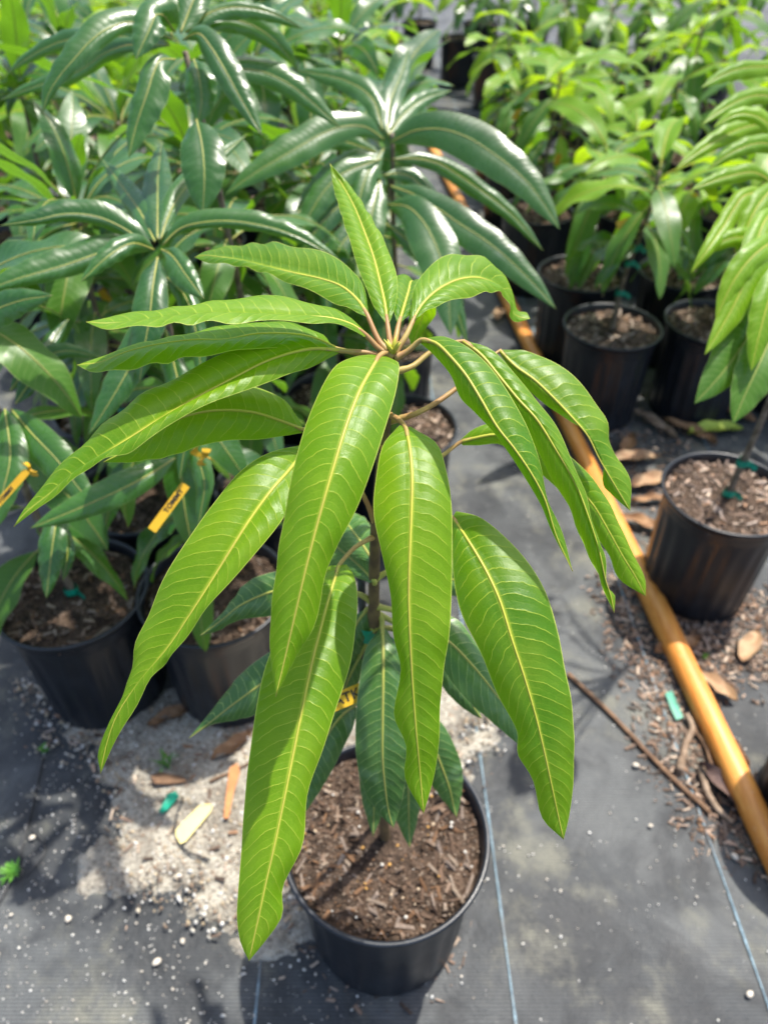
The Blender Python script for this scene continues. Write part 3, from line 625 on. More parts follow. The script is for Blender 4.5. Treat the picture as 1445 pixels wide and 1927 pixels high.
# ------------------------------------------------------------------ generic leaves for the plants behind
def generic_leaf(name, L, W, a0, a1, p, side, fold, wave, blade, rib, seed):
    rs = np.random.default_rng(seed); n, m = 17, 3; t = np.linspace(0, 1, n); pet = .10
    pit = np.radians(a0 + (a1-a0)*t**p); yaw = side*t**1.5
    d = np.stack([np.cos(pit)*np.cos(yaw), np.cos(pit)*np.sin(yaw), np.sin(pit)], 1)*L/(n-1)
    M = np.vstack([[0, 0, 0], np.cumsum(d, 0)[:-1]])
    tt = np.clip((t-pet)/(1-pet), 0, 1); e = math.log(.5)/math.log(.40)
    wd = W/2*np.maximum(0, np.sin(math.pi*tt**e))**.72; wd[-1] = 0
    sd = np.stack([-np.sin(yaw), np.cos(yaw), np.zeros(n)], 1); T = d/np.linalg.norm(d, axis=1)[:, None]
    up = np.cross(T, sd); tw = rs.normal(0, .35); ph = rs.uniform(0, 6.28, 2)
    V, LU, LV = [], [], []; vs = np.linspace(-1, 1, 2*m+1)
    for i in range(n):
        c, s_ = math.cos(tw*t[i]), math.sin(tw*t[i]); s2 = sd[i]*c + up[i]*s_; u2 = up[i]*c - sd[i]*s_
        for v in vs:
            h = wd[i]*(fold*abs(v) - .25*fold*abs(v)**3) + wave*wd[i]/(W/2)*abs(v)**2.2*math.sin(t[i]*17 + ph[int(v > 0)])
            V.append(M[i] + s2*wd[i]*v*math.cos(fold*.6) + u2*h); LU.append(t[i]*L); LV.append(v)
    k = len(vs); F = [(i*k+j, i*k+j+1, (i+1)*k+j+1, (i+1)*k+j) for i in range(n-1) for j in range(k-1)]; nb = len(F)
    V2, F2 = tube(M + up*.0004, .0017*(1-.8*t**.7), 5); o = len(V)
    F += [tuple(x+o for x in f) for f in F2]
    return mesh(name, np.vstack([V, V2]), F, [blade, rib], mi=[0]*nb + [1]*len(F2), attrs={'lu': np.concatenate([LU, np.zeros(len(V2))]), 'lv': np.concatenate([LV, np.zeros(len(V2))])})
CLS = {'up': (70, 15, .055), 'mid': (42, -38, .056), 'low': (14, -68, .058), 'hang': (-18, -84, .054)}
LEAVES = {}; sd_ = 100
for mn, mm, rb in (('old', OLD, RIB_D), ('lime', LIME, RIB_Y), ('mid', MIDG, RIB_D)):
    for cn, (a0, a1, wv) in CLS.items():
        for q in range(4):
            sd_ += 1
            LEAVES.setdefault((mn, cn), []).append(generic_leaf('leaf', .235, .058*random.uniform(.88, 1.15), a0+random.uniform(-10, 10), a1+random.uniform(-16, 12), random.uniform(.8, 1.25), random.uniform(-.35, .35), random.uniform(-.35, .35), random.uniform(.003, .008), mm, rb, sd_))
def whorl(root, c, n, mats, classes, scale, az0=0.0, spread=.03, keep=None):
    for i in range(n):
        f = i/max(1, n-1); az = az0 + i*2.39996 + random.uniform(-.25, .25)
        if keep and not keep(az): continue
        cl = classes[min(len(classes)-1, int(f*len(classes)))]; mn = mats[min(len(mats)-1, int(f*len(mats)*.999))]
        o = link('leaf', random.choice(LEAVES[(mn, cl)]), root)
        o.location = (c[0] + .005*math.cos(az), c[1] + .005*math.sin(az), c[2] - spread*f)
        o.rotation_euler = (random.uniform(-.25, .25), random.uniform(-.12, .12), az)
        s = scale*random.uniform(.78, 1.12); o.scale = (s, s*random.uniform(.9, 1.1), s)
def stem(root, P, r0, r1, m_=None):
    S = spline(np.array(P), 22); V, F = tube(S, np.linspace(r0, r1, 22), 8); link('stem', mesh('stem', V, F, m_ or BARK), root); return S
def plant(x, y, h, kind, label, group, lean=(0, 0), top=True, lower=True, variant=None, ties=(), leaves=1.0, scale=1.0):
    root = empty('potted_mango_tree', (x, y, 0), label, 'potted tree', group)
    v = random.randrange(3) if variant is None else variant
    add_pot(root, v)
    h += .058; lx, ly = lean; b = random.uniform(-.012, .012)
    S = stem(root, [(0, 0, .268), (lx*.3+b, ly*.3, .268+(h-.268)*.4), (lx*.7-b, ly*.7, .268+(h-.268)*.75), (lx, ly, h)], .0075, .0042)
    def sp(f): return S[int(f*21)]
    for f, r in ties: tie(root, sp(f), .012, .016, random.random()*6)
    k = lambda q: max(3, int(round(q*leaves)))
    a = random.uniform(0, 6.28)
    if kind == 'old':
        if top: whorl(root, sp(1.0), k(15), ['old', 'old', 'old', 'mid'], ['up', 'mid', 'mid', 'low', 'low'], 1.0*scale, a)
        if lower:
            whorl(root, sp(.72), k(9), ['old', 'mid', 'old'], ['low', 'low', 'hang'], 1.0*scale, a+1, .08)
            whorl(root, sp(.42), k(6), ['old', 'mid'], ['low', 'hang'], .9*scale, a+2, .08)
    elif kind == 'lime':
        if top: whorl(root, sp(1.0), k(10), ['lime', 'mid', 'lime', 'mid'], ['mid', 'low', 'low', 'hang'], 1.25*scale, a, .08)
        if lower:
            whorl(root, sp(.74), k(5), ['mid', 'old'], ['mid', 'low', 'hang'], 1.0*scale, a+1, .06)
            whorl(root, sp(.48), k(3), ['old', 'mid'], ['low', 'hang'], .8*scale, a+2, .07)
    elif kind == 'twin':                       # two shoots from one stem
        for sgn in (-1, 1):
            q = sp(.55); tp = sp(1.0) + np.array([sgn*.07*math.cos(a), sgn*.07*math.sin(a), random.uniform(-.04, .03)])
            S2 = spline(np.array([q, (q+tp)/2 + np.array([sgn*.02*math.cos(a), sgn*.02*math.sin(a), -.01]), tp]), 10)
            V, F = tube(S2, np.linspace(.005, .0035, 10), 7); link('branch', mesh('branch', V, F, BARK_Y), root)
            if top: whorl(root, tp, k(7), ['lime', 'mid', 'lime'], ['mid', 'low', 'low', 'hang'], 1.08*scale, a+sgn, .05)
        if lower: whorl(root, sp(.5), k(9), ['mid', 'old'], ['low', 'hang'], .8*scale, a+2, .07)
    return root, S
GL, GR, GF = 'dark leaved mango trees in the left block', 'lime leaved mango trees in the right block', 'lime leaved mango trees in the far rows'

# left block, front plants
pA, sA = plant(-.578, .93, .80, 'old', 'dark potted mango at the left edge, its pot in front with bare soil', GL, (-.02, .02), variant=0, ties=((.08, 1), (.62, 1)), leaves=.62)
pB, sB = plant(-.317, .935, .86, 'old', 'dark potted mango whose leaf rosette stands left of the front tree', GL, (.02, .0), top=False, variant=0, ties=((.5, 1),), leaves=1.2)
pC, sC = plant(-.52, 1.215, .82, 'old', 'dark potted mango behind the two front left pots, tag over its rim', GL, (.02, .02), variant=0, leaves=.9, ties=((.4, 1),))
pD, sD = plant(-.225, 1.235, 1.05, 'old', 'tallest dark mango at upper left with a leaf pointing straight down', GL, (-.055, -.02), top=False, variant=0, leaves=1.3)
pE, sE = plant(.035, 1.45, .88, 'old', 'dark potted mango directly behind the front tree with a broad glossy leaf', GL, (-.02, .0), top=False, variant=1, leaves=.8)
for pts, wa, wb in (
  ([(292,455,.962),(265,400,1.0),(230,350,1.05),(193,300,1.10)],20,24), ([(297,450,.962),(297,390,1.0),(298,330,1.05),(305,268,1.10)],30,30),
  ([(303,450,.962),(325,390,1.0),(370,330,1.04),(420,290,1.07),(465,253,1.1)],24,16), ([(306,462,.96),(345,428,.955),(420,416,.95),(500,426,.95),(570,450,.95),(642,492,.955)],26,14),
  ([(288,470,.955),(245,437,.95),(190,410,.94),(130,402,.93),(80,412,.92),(0,425,.91)],16,30), ([(290,470,.95),(250,458,.92),(205,482,.90),(153,530,.89)],20,22),
  ([(285,470,.97),(220,468,.955),(120,500,.93),(30,526,.91),(-50,556,.9)],24,36), ([(305,470,.95),(325,482,.92),(352,520,.9),(384,562,.89)],22,30),
  ([(297,485,.93),(288,540,.90),(282,600,.89),(271,660,.89),(263,722,.90)],32,34), ([(310,560,.95),(270,640,.92),(240,700,.905),(205,760,.9),(168,818,.9)],30,36),
  ([(312,520,.95),(350,560,.93),(372,640,.92),(380,720,.92)],20,22), ([(312,620,.94),(345,760,.92),(350,820,.915),(338,905,.92)],24,26), ([(320,640,.94),(360,830,.93),(385,900,.925),(372,1000,.93)],26,26)):
    quick(pB, pts, wa, wb, OLD, RIB_D)
for pts, wa, wb in (
  ([(330,60,1.02),(300,24,.985),(280,60,.97),(256,112,.965)],30,36), ([(325,75,1.02),(250,42,1.0),(190,62,.98),(140,112,.97),(98,165,.97),(80,215,.975)],24,34),
  ([(330,112,1.0),(300,116,.98),(276,180,.97),(256,240,.97),(243,297,.97)],40,24), ([(345,75,1.02),(375,64,1.0),(412,112,.985),(450,180,.98),(494,256,.98)],30,24),
  ([(350,62,1.05),(400,22,1.06),(460,14,1.07),(520,28,1.08),(572,56,1.1)],12,24), ([(352,72,1.06),(410,36,1.08),(480,50,1.1),(530,90,1.12),(560,132,1.15)],28,26),
  ([(375,160,1.08),(455,130,1.12),(530,150,1.13),(590,195,1.14),(642,242,1.15)],28,26), ([(365,112,1.04),(374,140,1.02),(380,190,1.02),(372,234,1.02)],30,30),
  ([(370,226,1.0),(380,270,.98),(385,330,.97),(382,405,.975)],42,44), ([(325,70,1.04),(300,-20,1.05),(310,-90,1.1)],30,30), ([(340,62,1.04),(380,-30,1.06),(430,-80,1.1)],30,30),
  ([(318,80,1.06),(230,70,1.1),(130,75,1.14),(60,105,1.16),(12,142,1.18)],20,22), ([(320,85,1.05),(220,90,1.1),(140,140,1.14),(60,165,1.16),(0,190,1.18)],18,20)):
    quick(pD, pts, wa, wb, OLD, RIB_D)
for pts, wa, wb in (
  ([(735,268,1.335),(790,244,1.31),(860,250,1.29),(940,298,1.27),(1000,352,1.26),(1053,432,1.255)],40,44), ([(722,262,1.335),(680,237,1.31),(620,246,1.29),(540,290,1.27),(470,332,1.26),(424,367,1.255)],32,34),
  ([(720,245,1.345),(700,185,1.36),(650,152,1.38),(600,140,1.39),(558,132,1.40)],24,22), ([(735,350,1.33),(790,372,1.30),(860,418,1.27),(930,465,1.25),(1000,530,1.24),(1046,582,1.235)],32,36),
  ([(730,385,1.33),(775,394,1.28),(815,450,1.25),(840,530,1.23),(848,632,1.22)],40,46), ([(738,300,1.36),(810,302,1.37),(880,342,1.38),(960,402,1.38),(1022,472,1.38)],18,20),
  ([(715,300,1.33),(640,330,1.31),(590,390,1.3),(560,460,1.3)],28,26), ([(728,250,1.34),(735,190,1.37),(755,140,1.41),(770,90,1.45)],22,22), ([(730,255,1.34),(760,215,1.37),(800,185,1.40),(850,170,1.43)],20,18),
  ([(715,340,1.33),(700,400,1.31),(690,470,1.3),(700,540,1.31)],30,28), ([(725,420,1.33),(800,480,1.29),(850,560,1.27),(880,650,1.27)],20,22), ([(718,300,1.34),(670,300,1.33),(610,340,1.32),(555,400,1.31)],20,22), ([(716,370,1.34),(650,380,1.32),(590,440,1.31),(545,520,1.31)],24,24), ([(716,290,1.35),(640,265,1.37),(560,260,1.39),(480,285,1.4)],18,20),
  ([(722,330,1.34),(770,330,1.35),(820,390,1.34),(850,470,1.33)],18,20), ([(718,410,1.33),(650,450,1.31),(620,530,1.3),(615,600,1.3)],22,24), ([(722,280,1.35),(690,330,1.32),(672,400,1.31),(668,480,1.31)],22,20)):
    quick(pE, pts, wa, wb, OLD, RIB_D)
for pts, wa, wb in (([(22,770,1.02),(60,815,.99),(110,868,.975),(150,920,.97),(187,964,.97)],34,36), ([(10,770,1.0),(20,860,.97),(5,930,.96),(-10,1000,.96)],34,34), ([(330,862,1.0),(260,905,.97),(160,952,.955),(58,994,.95)],28,32),
  ([(112,950,1.02),(102,1010,.99),(94,1070,.985),(88,1126,.99)],27,26), ([(-90,640,.92),(-20,590,.9),(40,566,.89),(100,556,.89)],32,36), ([(120,985,1.02),(128,1040,1.0),(120,1092,1.0)],14,14), ([(20,735,1.05),(60,690,1.05),(120,660,1.06),(190,672,1.08)],18,18), ([(30,760,1.03),(70,700,1.04),(100,640,1.08),(130,600,1.1)],22,20)):
    quick(pA, pts, wa, wb, OLD, RIB_D)
ORD = ['first', 'second', 'third', 'fourth', 'fifth', 'sixth', 'seventh', 'eighth', 'ninth', 'tenth', 'eleventh', 'twelfth', 'thirteenth', 'fourteenth', 'fifteenth', 'sixteenth', 'seventeenth', 'eighteenth']
# left block behind
row = 0
for y, xs in ((1.55, (-.66, -.40, -.13)), (1.86, (-.84, -.55, -.27, .0)), (2.2, (-.74, -.42, -.12)), (2.55, (-1.32, -.98, -.64, -.28)), (2.92, (-1.5, -1.15, -.8, -.45, -.1)), (3.3, (-1.65, -1.28, -.92, -.55, -.2))):
    for c, x in enumerate(xs):
        plant(x + random.uniform(-.03, .03), y + random.uniform(-.03, .03), random.uniform(.68, .90), 'old' if y < 2.5 or random.random() < .45 else 'lime',
              f'dark leaved potted mango, {ORD[row]} row behind the left front pots, {ORD[len(xs)-1-c]} from the path', GL,
              scale=1.1, lean=(random.uniform(-.05, .05), random.uniform(-.05, .05)), leaves=1.0 if y < 2.6 else .85, ties=((.45, 1),) if random.random() < .5 else ())
    row += 1
# right block
pF, sF = plant(.735, 1.21, .78, 'lime', 'potted mango at the right edge with bright lime leaves, stem leaning right', GR, (.01, .0), top=False, lower=False, variant=1, ties=((.06, 1), (.20, 1)))
pF['label'] = 'potted mango at the right edge with bright lime leaves hanging over its pot'
for pts, wa, wb, mm in (
  ([(1475,385,1.12),(1435,420,1.09),(1412,500,1.07),(1380,575,1.06),(1325,668,1.05)],34,28,LIME), ([(1450,345,1.15),(1420,325,1.14),(1360,335,1.13),(1298,358,1.12)],16,18,LIME),
  ([(1452,362,1.15),(1400,368,1.13),(1368,415,1.12),(1330,470,1.1),(1298,515,1.1)],18,18,LIME), ([(1450,440,1.12),(1405,530,1.09),(1385,600,1.08),(1368,680,1.08)],44,46,MIDG),
  ([(1475,540,1.12),(1410,630,1.08),(1360,700,1.07),(1306,760,1.07)],40,48,MIDG), ([(1475,580,1.10),(1430,680,1.06),(1400,745,1.055),(1378,798,1.055)],44,42,MIDG),
  ([(1485,125,1.30),(1400,128,1.28),(1350,145,1.27),(1318,166,1.26)],22,14,LIME), ([(1490,190,1.28),(1420,180,1.27),(1360,205,1.25),(1320,235,1.24)],18,16,LIME),
  ([(1490,230,1.25),(1400,240,1.23),(1330,275,1.21),(1270,318,1.2)],18,20,LIME), ([(1500,300,1.2),(1440,270,1.18),(1380,285,1.17),(1330,320,1.17)],18,18,LIME),
  ([(1480,440,1.1),(1430,470,1.07),(1385,520,1.06),(1345,600,1.06)],24,26,LIME), ([(1490,480,1.08),(1455,540,1.05),(1430,620,1.04),(1412,700,1.04)],30,30,LIME), ([(1480,330,1.16),(1430,380,1.13),(1400,440,1.12),(1388,500,1.12)],22,22,LIME), ([(1480,300,1.2),(1440,230,1.2),(1390,215,1.2),(1340,240,1.2)],16,18,LIME),
  ([(1470,395,1.14),(1430,440,1.12),(1370,450,1.11),(1320,480,1.11)],20,20,LIME), ([(1480,520,1.13),(1440,560,1.1),(1420,650,1.09),(1425,740,1.09)],34,30,OLD)):
    quick(pF, pts, wa, wb, mm, RIB_Y if mm is LIME else RIB_D)
    q = at(*pts[0]) - np.array(pF.location); zs = min(.83, max(.5, q[2] - .05)); sp_ = sF[int(np.argmin(abs(sF[:, 2] - zs)))]
    V, F = tube(spline(np.array([sp_, sp_*.45 + q*.55 + np.array([0, 0, .025]), q]), 10), np.linspace(.0034, .0021, 10), 7); link('branch', mesh('branch', V, F, RIB_D), pF)
plant(.815, .66, .62, 'lime', 'potted mango mostly out of frame at the lower right, only its black pot showing', GR, (.10, .04), top=False, lower=False, variant=0)
plant(.655, 1.945, .66, 'lime', 'lime potted mango in the nearest full pot right of the path, tag on stem', GR, (.03, .0), lower=False, variant=1, ties=((.5, 1), (.6, 1), (.3, 1)))
rG = [o for o in bpy.data.objects if o.get('label', '').startswith('lime potted mango in the nearest full pot')][0]
whorl(rG, (.022, 0, .60), 6, ['mid', 'old', 'mid'], ['low', 'hang'], 1.0, 2.6, .05); whorl(rG, (.015, 0, .53), 3, ['old', 'mid'], ['low'], .95, 4.0, .02)
row = 0
for y, xs in ((1.96, (.955, 1.27)), (2.29, (.635, .965, 1.28)), (2.82, (.575, .93, 1.30, 1.64)), (3.15, (.76, 1.12, 1.48, 1.85)), (3.5, (.58, .95, 1.3, 1.66)), (3.9, (.58, .98, 1.38, 1.78, 2.1))):
    for c, x in enumerate(xs):
        nm = f'lime leaved potted mango, {ORD[row]} row of the right block, {ORD[c]} from the path'
        plant(x, y + random.uniform(-.02, .02), random.uniform(.50, .74), random.choice(['lime', 'twin', 'lime', 'lime']), nm, GR, (random.uniform(-.05, .05), random.uniform(-.05, .05)), leaves=1.0 if y < 3 else .9,
              ties=((.35, 1), (.55, 1)) if random.random() < .6 else ())
    row += 1
# far rows
row = 0
for y in (3.8, 4.35, 4.9, 5.5, 6.15, 6.8):
    hw = .50*(.743*y + .69); xs = np.arange(-hw - .1, hw + .1, .46); c = 0
    for x in xs:
        x = x + random.uniform(-.05, .05)
        if (0.0 < x < .50 and y < 6) or (x > .45 and y < 4.1): continue
        plant(x, y + random.uniform(-.05, .05), random.uniform(.55, .75), random.choice(['lime', 'twin']), f'far lime leaved potted mango, {ORD[row]} row beyond the dark trees, {ORD[c]} from the left', GF,
              (random.uniform(-.05, .05), random.uniform(-.05, .05)), leaves=.85, scale=1.25); c += 1
    row += 1

# ------------------------------------------------------------------ tags with lettering
def tag(P0, P1, nrm, text, label, width=.017, curl=.006, off=.06):
    P0, P1 = np.array(P0), np.array(P1); ax = P1 - P0; L = np.linalg.norm(ax); ax /= L
    nrm = np.array(nrm, float); nrm -= ax*nrm.dot(ax); nrm /= np.linalg.norm(nrm); sd = np.cross(nrm, ax)
    root = empty('plant_tag', tuple(P0), label, 'plant tag', 'yellow plant tags'); n = 12; V = []
    for zo in (0.0, -.0006):
        for i in range(n):
            t = i/(n-1)
            for s in (-.5, .5): V.append(ax*L*t + sd*width*s + nrm*(zo + curl*math.sin(t*math.pi)*.0))
    F = [(2*i, 2*i+2, 2*i+3, 2*i+1) for i in range(n-1)] + [(2*n+2*i, 2*n+2*i+1, 2*n+2*i+3, 2*n+2*i+2) for i in range(n-1)]
    F += [(2*i, 2*n+2*i, 2*n+2*i+2, 2*i+2) for i in range(n-1)] + [(2*i+1, 2*i+3, 2*n+2*i+3, 2*n+2*i+1) for i in range(n-1)] + [(0, 1, 2*n+1, 2*n), (2*n-2, 4*n-2, 4*n-1, 2*n-1)]
    link('strip', mesh('strip', V, F, TAG, smooth=False), root)
    if text:
        fc = bpy.data.curves.new('lettering', 'FONT'); fc.body = text; fc.size = width*.80; fc.align_y = 'CENTER'; fc.offset = .00025; fc.space_character = 1.08; fc.materials.append(INK)
        tmp = bpy.data.objects.new('lettering_curve', fc); COL.objects.link(tmp); me = bpy.data.meshes.new_from_object(tmp.evaluated_get(bpy.context.evaluated_depsgraph_get())); bpy.data.objects.remove(tmp)
        o = link('lettering', me, root)
        mt = Matrix.Identity(4)
        for i, v in enumerate((ax, sd, nrm)):
            for j in range(3): mt[j][i] = v[j]
        mt.translation = Vector(ax*L*off + nrm*.0006); o.matrix_local = mt
    return root
def knot(c, r, label):
    rs = np.random.default_rng(int(r*1e4)); parts = []
    for q in range(4):
        a = rs.uniform(0, 6.28); d = np.array([.5*math.cos(a), .3*math.sin(a), .95 if q % 2 else -.95])*r*(1.0 if q < 2 else .6); sd = rs.normal(size=3)*np.array([1, .4, .3]); sd /= np.linalg.norm(sd); m = np.array([rs.normal()*.4, -.3, 0])*r
        V = []
        for t in np.linspace(0, 1, 7):
            p = (1-t)**2*np.array([0, 0, -.2*r]) + 2*t*(1-t)*(d*.6+m) + t*t*d
            wdt = r*.42*(.55+.45*t); V += [p - sd*wdt, p + np.array([0, -.14*r*math.sin(t*9+q), 0]), p + sd*wdt]
        parts.append((np.array(V), [f for i in range(6) for f in ((3*i, 3*i+1, 3*i+4, 3*i+3), (3*i+1, 3*i+2, 3*i+5, 3*i+4))]))
    V, F = join(parts); link('plant_tag', mesh('plant_tag', V, F, TAG), None, tuple(c), label=label, category='plant tag', group='yellow plant tags')
cv = lambda p: C0 - np.array(p)
a = at(578, 1344, .722); b = at(722, 1283, .735); tag(a, b, cv(a), 'MY ATKINS', 'yellow tag lettered TK between the front tree and its lower leaves', .0165)
a = at(286, 998, .925); b = at(350, 912, .93); tag(a, b, cv(a) + np.array([0, 0, .4]), 'TOMMY', 'yellow tag reading TOMMY slanting over a left pot rim', .0115, off=.40)
a = at(-5, 950, .93); b = at(52, 886, .94); tag(a, b, cv(a), 'TOMMY', 'yellow tag with black lettering at the far left edge', .0085)
knot(at(55, 880, .945), .012, 'crumpled yellow tag knot at the far left edge')
knot(at(386, 856, .905), .014, 'crumpled yellow tag knot on a stem left of the front tree')
for (x0, y0, x1, y1, yy, lb) in ((965, 225, 998, 170, 3.15, 'narrow yellow tag hanging in the right block beyond the path'), (1160, 425, 1188, 415, 1.93, 'short yellow tag tied to the nearest right stem'), (1238, 417, 1312, 368, 2.27, 'long orange tag slanting among the right block leaves'),
      (1355, 508, 1392, 468, 1.94, 'yellow tag near the right edge above a pot'), (210, 575, 190, 545, 1.85, 'yellow tag half hidden behind the dark left leaves'), (1045, 310, 1052, 290, 2.75, 'small yellow tag above the pot beside the path')):
    a, b = on_y(x0, y0, yy), on_y(x1, y1, yy); tag(a, b, cv(a), 'TOMMY' if lb.startswith('long') else '', lb, .02)

# ------------------------------------------------------------------ things lying on the ground
p0, p1, p2 = on_z(1500, 1700, .024), on_z(1120, 905, .024), on_z(752, 150, .024)
PP = spline(np.array([p0, p1, p2]), 60); rr = .0245 + .0012*np.sin(np.linspace(0, 21, 60)); rr[6] += .0018; rr[7] += .0022
V, F = tube(PP, rr, 18); link('wooden_pole', mesh('wooden_pole', V, F, POLE), label='long orange wooden pole lying along the path', category='pole')
def ground_tube(name, pix, r0, r1, m_, label, cat, z=.012):
    P = spline(np.array([on_z(*p[:2], p[2] if len(p) > 2 else z) for p in pix]), 24); P[:, 2] += RNG.normal(0, .0006, 24)
    V, F = tube(P, np.linspace(r0, r1, 24)*(1+RNG.normal(0, .05, 24)), 8); return link(name, mesh(name, V, F, m_), label=label, category=cat)
ground_tube('stick', [(1068,1268),(1150,1345),(1240,1440),(1335,1530)], .0052, .0046, TWIG, 'straight thin brown stick on the fabric left of the pole', 'stick', .007)
ground_tube('dry_root', [(1278,1450),(1290,1400),(1302,1370),(1292,1345)], .008, .006, ROOT, 'forked pale dry root beside the pole', 'root', .014)
ground_tube('dry_root', [(1300,1365),(1325,1400),(1340,1445)], .006, .004, TWIG, 'short brown root curving under the pole', 'root', .012)
ground_tube('dry_root', [(1318,1445),(1330,1490),(1352,1525),(1378,1548)], .0075, .005, ROOT, 'long pale root lying at the stick end', 'root', .012)
ground_tube('dry_root', [(1320,1310),(1350,1350),(1400,1440),(1428,1500)], .006, .004, ROOT, 'grey root along the right side of the pole', 'root', .010)
ground_tube('dry_root', [(82,1425),(60,1520),(35,1620),(0,1700)], .0022, .0018, STAKE, 'thin dark seam line crossing the fabric at the left edge', 'root', .004)  # no root: thin dark tube added to draw the dirty seam in the fabric
ground_tube('dry_root', [(60,1560),(85,1600),(50,1650)], .0018, .0014, STAKE, 'short thin root branching near the left weed', 'root', .004)
ground_tube('wire_loop', [(345,1500),(330,1555),(350,1600),(395,1618)], .0018, .0018, STAKE, 'black wire curled round the cream tag', 'wire', .018)
ground_tube('twig', [(395,1470),(440,1450),(470,1435)], .0025, .002, TWIG, 'dark twig on the sand beside the orange bark strip', 'twig', .018)
def slab(name, pix, th, m_, label, cat, z=.02, curl=0.0):
    P = np.array([on_z(*p, z) for p in pix]); c = P.mean(0); n = len(P); V = []
    for zo, s in ((0, 1.0), (-th, .97)):
        for p in P: V.append(c + (p-c)*s + [0, 0, zo + curl*np.linalg.norm(p-c)])
    V += [c + [0, 0, .0005], c + [0, 0, -th]]
    F = [(i, (i+1) % n, 2*n) for i in range(n)] + [(n+(i+1) % n, n+i, 2*n+1) for i in range(n)] + [(i, n+i, n+(i+1) % n, (i+1) % n) for i in range(n)]
    return link(name, mesh(name, V, F, m_, smooth=False), label=label, category=cat)
slab('plastic_label', [(331,1573),(331,1562),(376,1515),(392,1512),(401,1516),(395,1530),(350,1583),(340,1588)], .0025, CREAM, 'blank cream plastic label lying on the sand', 'label', .022)
slab('tape_scrap', [(315,1495),(332,1490),(338,1500),(326,1512),(316,1524),(306,1532),(299,1527),(308,1512)], .003, TAPE, 'crumpled green tape scrap on the sand', 'tape', .022, .12)
slab('tape_scrap', [(1251,1304),(1264,1300),(1274,1325),(1285,1350),(1272,1355),(1262,1335)], .002, TAPE, 'flat green tape strip beside the pole', 'tape', .010)
slab('bark_strip', [(432,1445),(448,1435),(452,1452),(440,1490),(430,1540),(421,1540),(425,1500)], .004, plain('orange_bark', (0.50,0.23,0.09), (0.42,0.18,0.07), 30, .8), 'narrow orange bark strip standing out on the sand', 'bark', .022)
slab('bark_strip', [(284,1460),(300,1452),(345,1462),(352,1470),(320,1475),(290,1474)], .006, TWIG, 'dark brown bark piece lying by the small weed', 'bark', .022)
def dry_leaf(pix_c, L, W, az, m_, label, arch=.35, z=.015):
    c = on_z(*pix_c, z); n, k = 13, 7; V = []; r = random.uniform(0, 6)
    for i in range(n):
        t = i/(n-1); wd = W/2*max(0, math.sin(math.pi*t**.85))**.7
        for j in range(k):
            v = -1 + 2*j/(k-1); x = (t-.5)*L; y = wd*v + .12*W*math.sin(t*4+r)
            zz = arch*W*(v*v)*.8 + .10*L*math.sin(t*math.pi*1.0)*arch + .004*math.sin(t*15+v*3+r)
            V.append((c[0] + x*math.cos(az) - y*math.sin(az), c[1] + x*math.sin(az) + y*math.cos(az), c[2] + zz - .004))
    F = [(i*k+j, i*k+j+1, (i+1)*k+j+1, (i+1)*k+j) for i in range(n-1) for j in range(k-1)]
    link('fallen_leaf', mesh('fallen_leaf', V, F, m_), label=label, category='fallen leaf', group='fallen leaves by the right pots')
for (p, L, W, az, m_, lb) in (((1225,795),.20,.035,2.2,ROOT,'curled grey fallen leaf below the nearest full right pot'), ((1298,812),.17,.042,2.3,DRY,'brown fallen leaf pointing at the right edge pot'), ((1345,810),.17,.05,.1,YELLEAF,'yellow green fallen leaf behind the right edge pot'),
      ((1195,862),.15,.045,.2,DRY2,'pale tan fallen leaf right of the pole'), ((1225,905),.14,.05,.5,DRY2,'large tan fallen leaf left of the right edge pot'), ((1230,938),.13,.025,.05,DRY,'narrow brown fallen leaf touching the right edge pot'),
      ((1258,770),.13,.04,1.9,DRY,'brown fallen leaf in the shade between two right pots'), ((1180,835),.1,.04,1.0,DRY,'small brown fallen leaf beside the pole'), ((1355,1400),.13,.045,2.0,TWIG,'dark curled fallen leaf near the roots'), ((1380,1500),.16,.05,2.1,plain('purple_dry_leaf',(0.13,0.085,0.07),(0.08,0.05,0.045),30,.8),'wide dark fallen leaf under the pole'),
      ((1150,1000),.11,.035,1.2,DRY2,'tan fallen leaf tucked against the left of the pole'), ((1275,1215),.12,.04,.4,DRY,'brown fallen leaf under the right edge pot front'), ((1345,1290),.10,.035,2.4,DRY2,'small tan fallen leaf right of the pole by the roots'), ((1205,985),.13,.04,2.7,DRY,'brown fallen leaf halfway along the pole'), ((1410,1215),.11,.04,1.0,DRY2,'pale fallen leaf at the right edge below the pot'),
      ((330,1345),.11,.03,.4,DRY,'brown fallen leaf in the shade behind the sand'), ((440,1400),.10,.03,.8,DRY,'reddish fallen leaf on the sand behind the front pot'), ((1385,780),.12,.04,2.6,DRY,'brown fallen leaf at the far right beyond the edge pot'), ((940,590),.10,.04,1.3,DRY2,'pale fallen leaf on the path left of the pole')):
    dry_leaf(p, L, W, az, m_, lb)
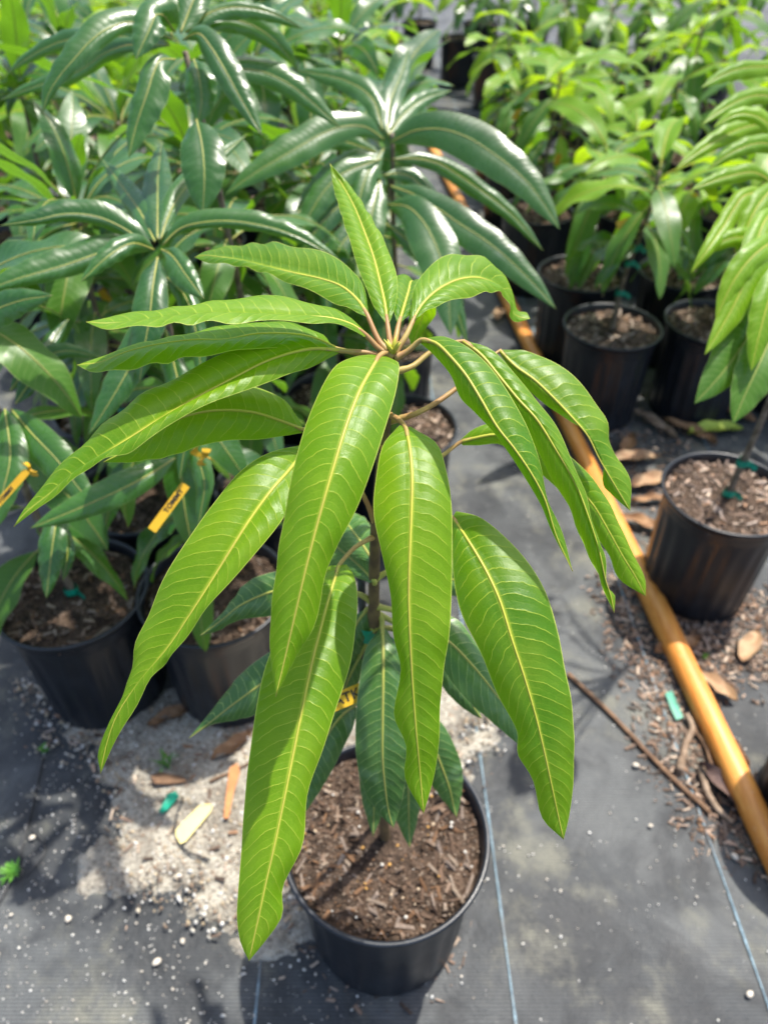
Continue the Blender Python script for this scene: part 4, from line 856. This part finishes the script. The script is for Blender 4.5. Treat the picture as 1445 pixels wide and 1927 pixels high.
def weed(pix, n, h, sp, label, z=.004):
    c = on_z(*pix, z); parts = []
    for i in range(n):
        a = random.uniform(0, 6.28); l = h*random.uniform(.5, 1.1); b = c + [random.uniform(-sp, sp)*.3, random.uniform(-sp, sp)*.3, 0]
        e = b + [math.cos(a)*sp*random.uniform(.3, 1), math.sin(a)*sp*random.uniform(.3, 1), l]; mpt = (b+e)/2 + [0, 0, l*.25]
        sd = np.array([-math.sin(a), math.cos(a), 0])*random.uniform(.0015, .0032)
        V = np.array([b-sd*.5, b+sd*.5, mpt-sd, mpt+sd, e]); parts.append((V, [(0, 1, 3, 2), (2, 3, 4)]))
    V, F = join(parts); link('weed', mesh('weed', V, F, WEED), label=label, category='weed')
weed((25,1642), 70, .014, .022, 'tiny bushy weed at the left edge'); weed((85,1412), 36, .009, .014, 'tiny weed tuft below the left front pot')
weed((318,1440), 16, .045, .03, 'spindly green weed growing in the sand', .012); weed((1325,1238), 8, .012, .012, 'tiny weed beside the right edge pot')
def stone(pix, s, label, z=.004):
    c = on_z(*pix, z); V = (ICO_V*(1+RNG.normal(0, .12, (12, 1))))*np.array([s*1.3, s, s*.8]); a = random.uniform(0, 6)
    Rm = np.array([[math.cos(a), -math.sin(a), 0], [math.sin(a), math.cos(a), 0], [0, 0, 1]]); me = mesh('pebble', V @ Rm.T + c + [0, 0, s*.3], ICO_F, STONE)
    o = link('pebble', me, label=label, category='pebble', group='pale pebbles on the fabric'); sm = o.modifiers.new('round', 'SUBSURF'); sm.levels = 1; sm.render_levels = 2
for p, s, lb in (((296,1812),.0135,'white pebble on the dark fabric at lower left'), ((345,1772),.009,'pale pebble above the white one near the long leaf tip'), ((62,1578),.012,'cream pebble near the left weed'), ((1380,1613),.014,'bright white pebble beside the pole'), ((1238,1355),.010,'pale pebble left of the pole by the stick'),
      ((1195,1442),.014,'tan pebble on the open fabric right of the front tree'), ((1223,1555),.009,'pinkish pebble in the open fabric below the stick'), ((1408,1872),.012,'pale oval pebble at the lower right corner'), ((130,1730),.012,'pinkish pebble among the perlite at lower left'), ((22,1722),.006,'small red pebble at the left edge')):
    stone(p, s, lb)
print('objects', len(bpy.data.objects))
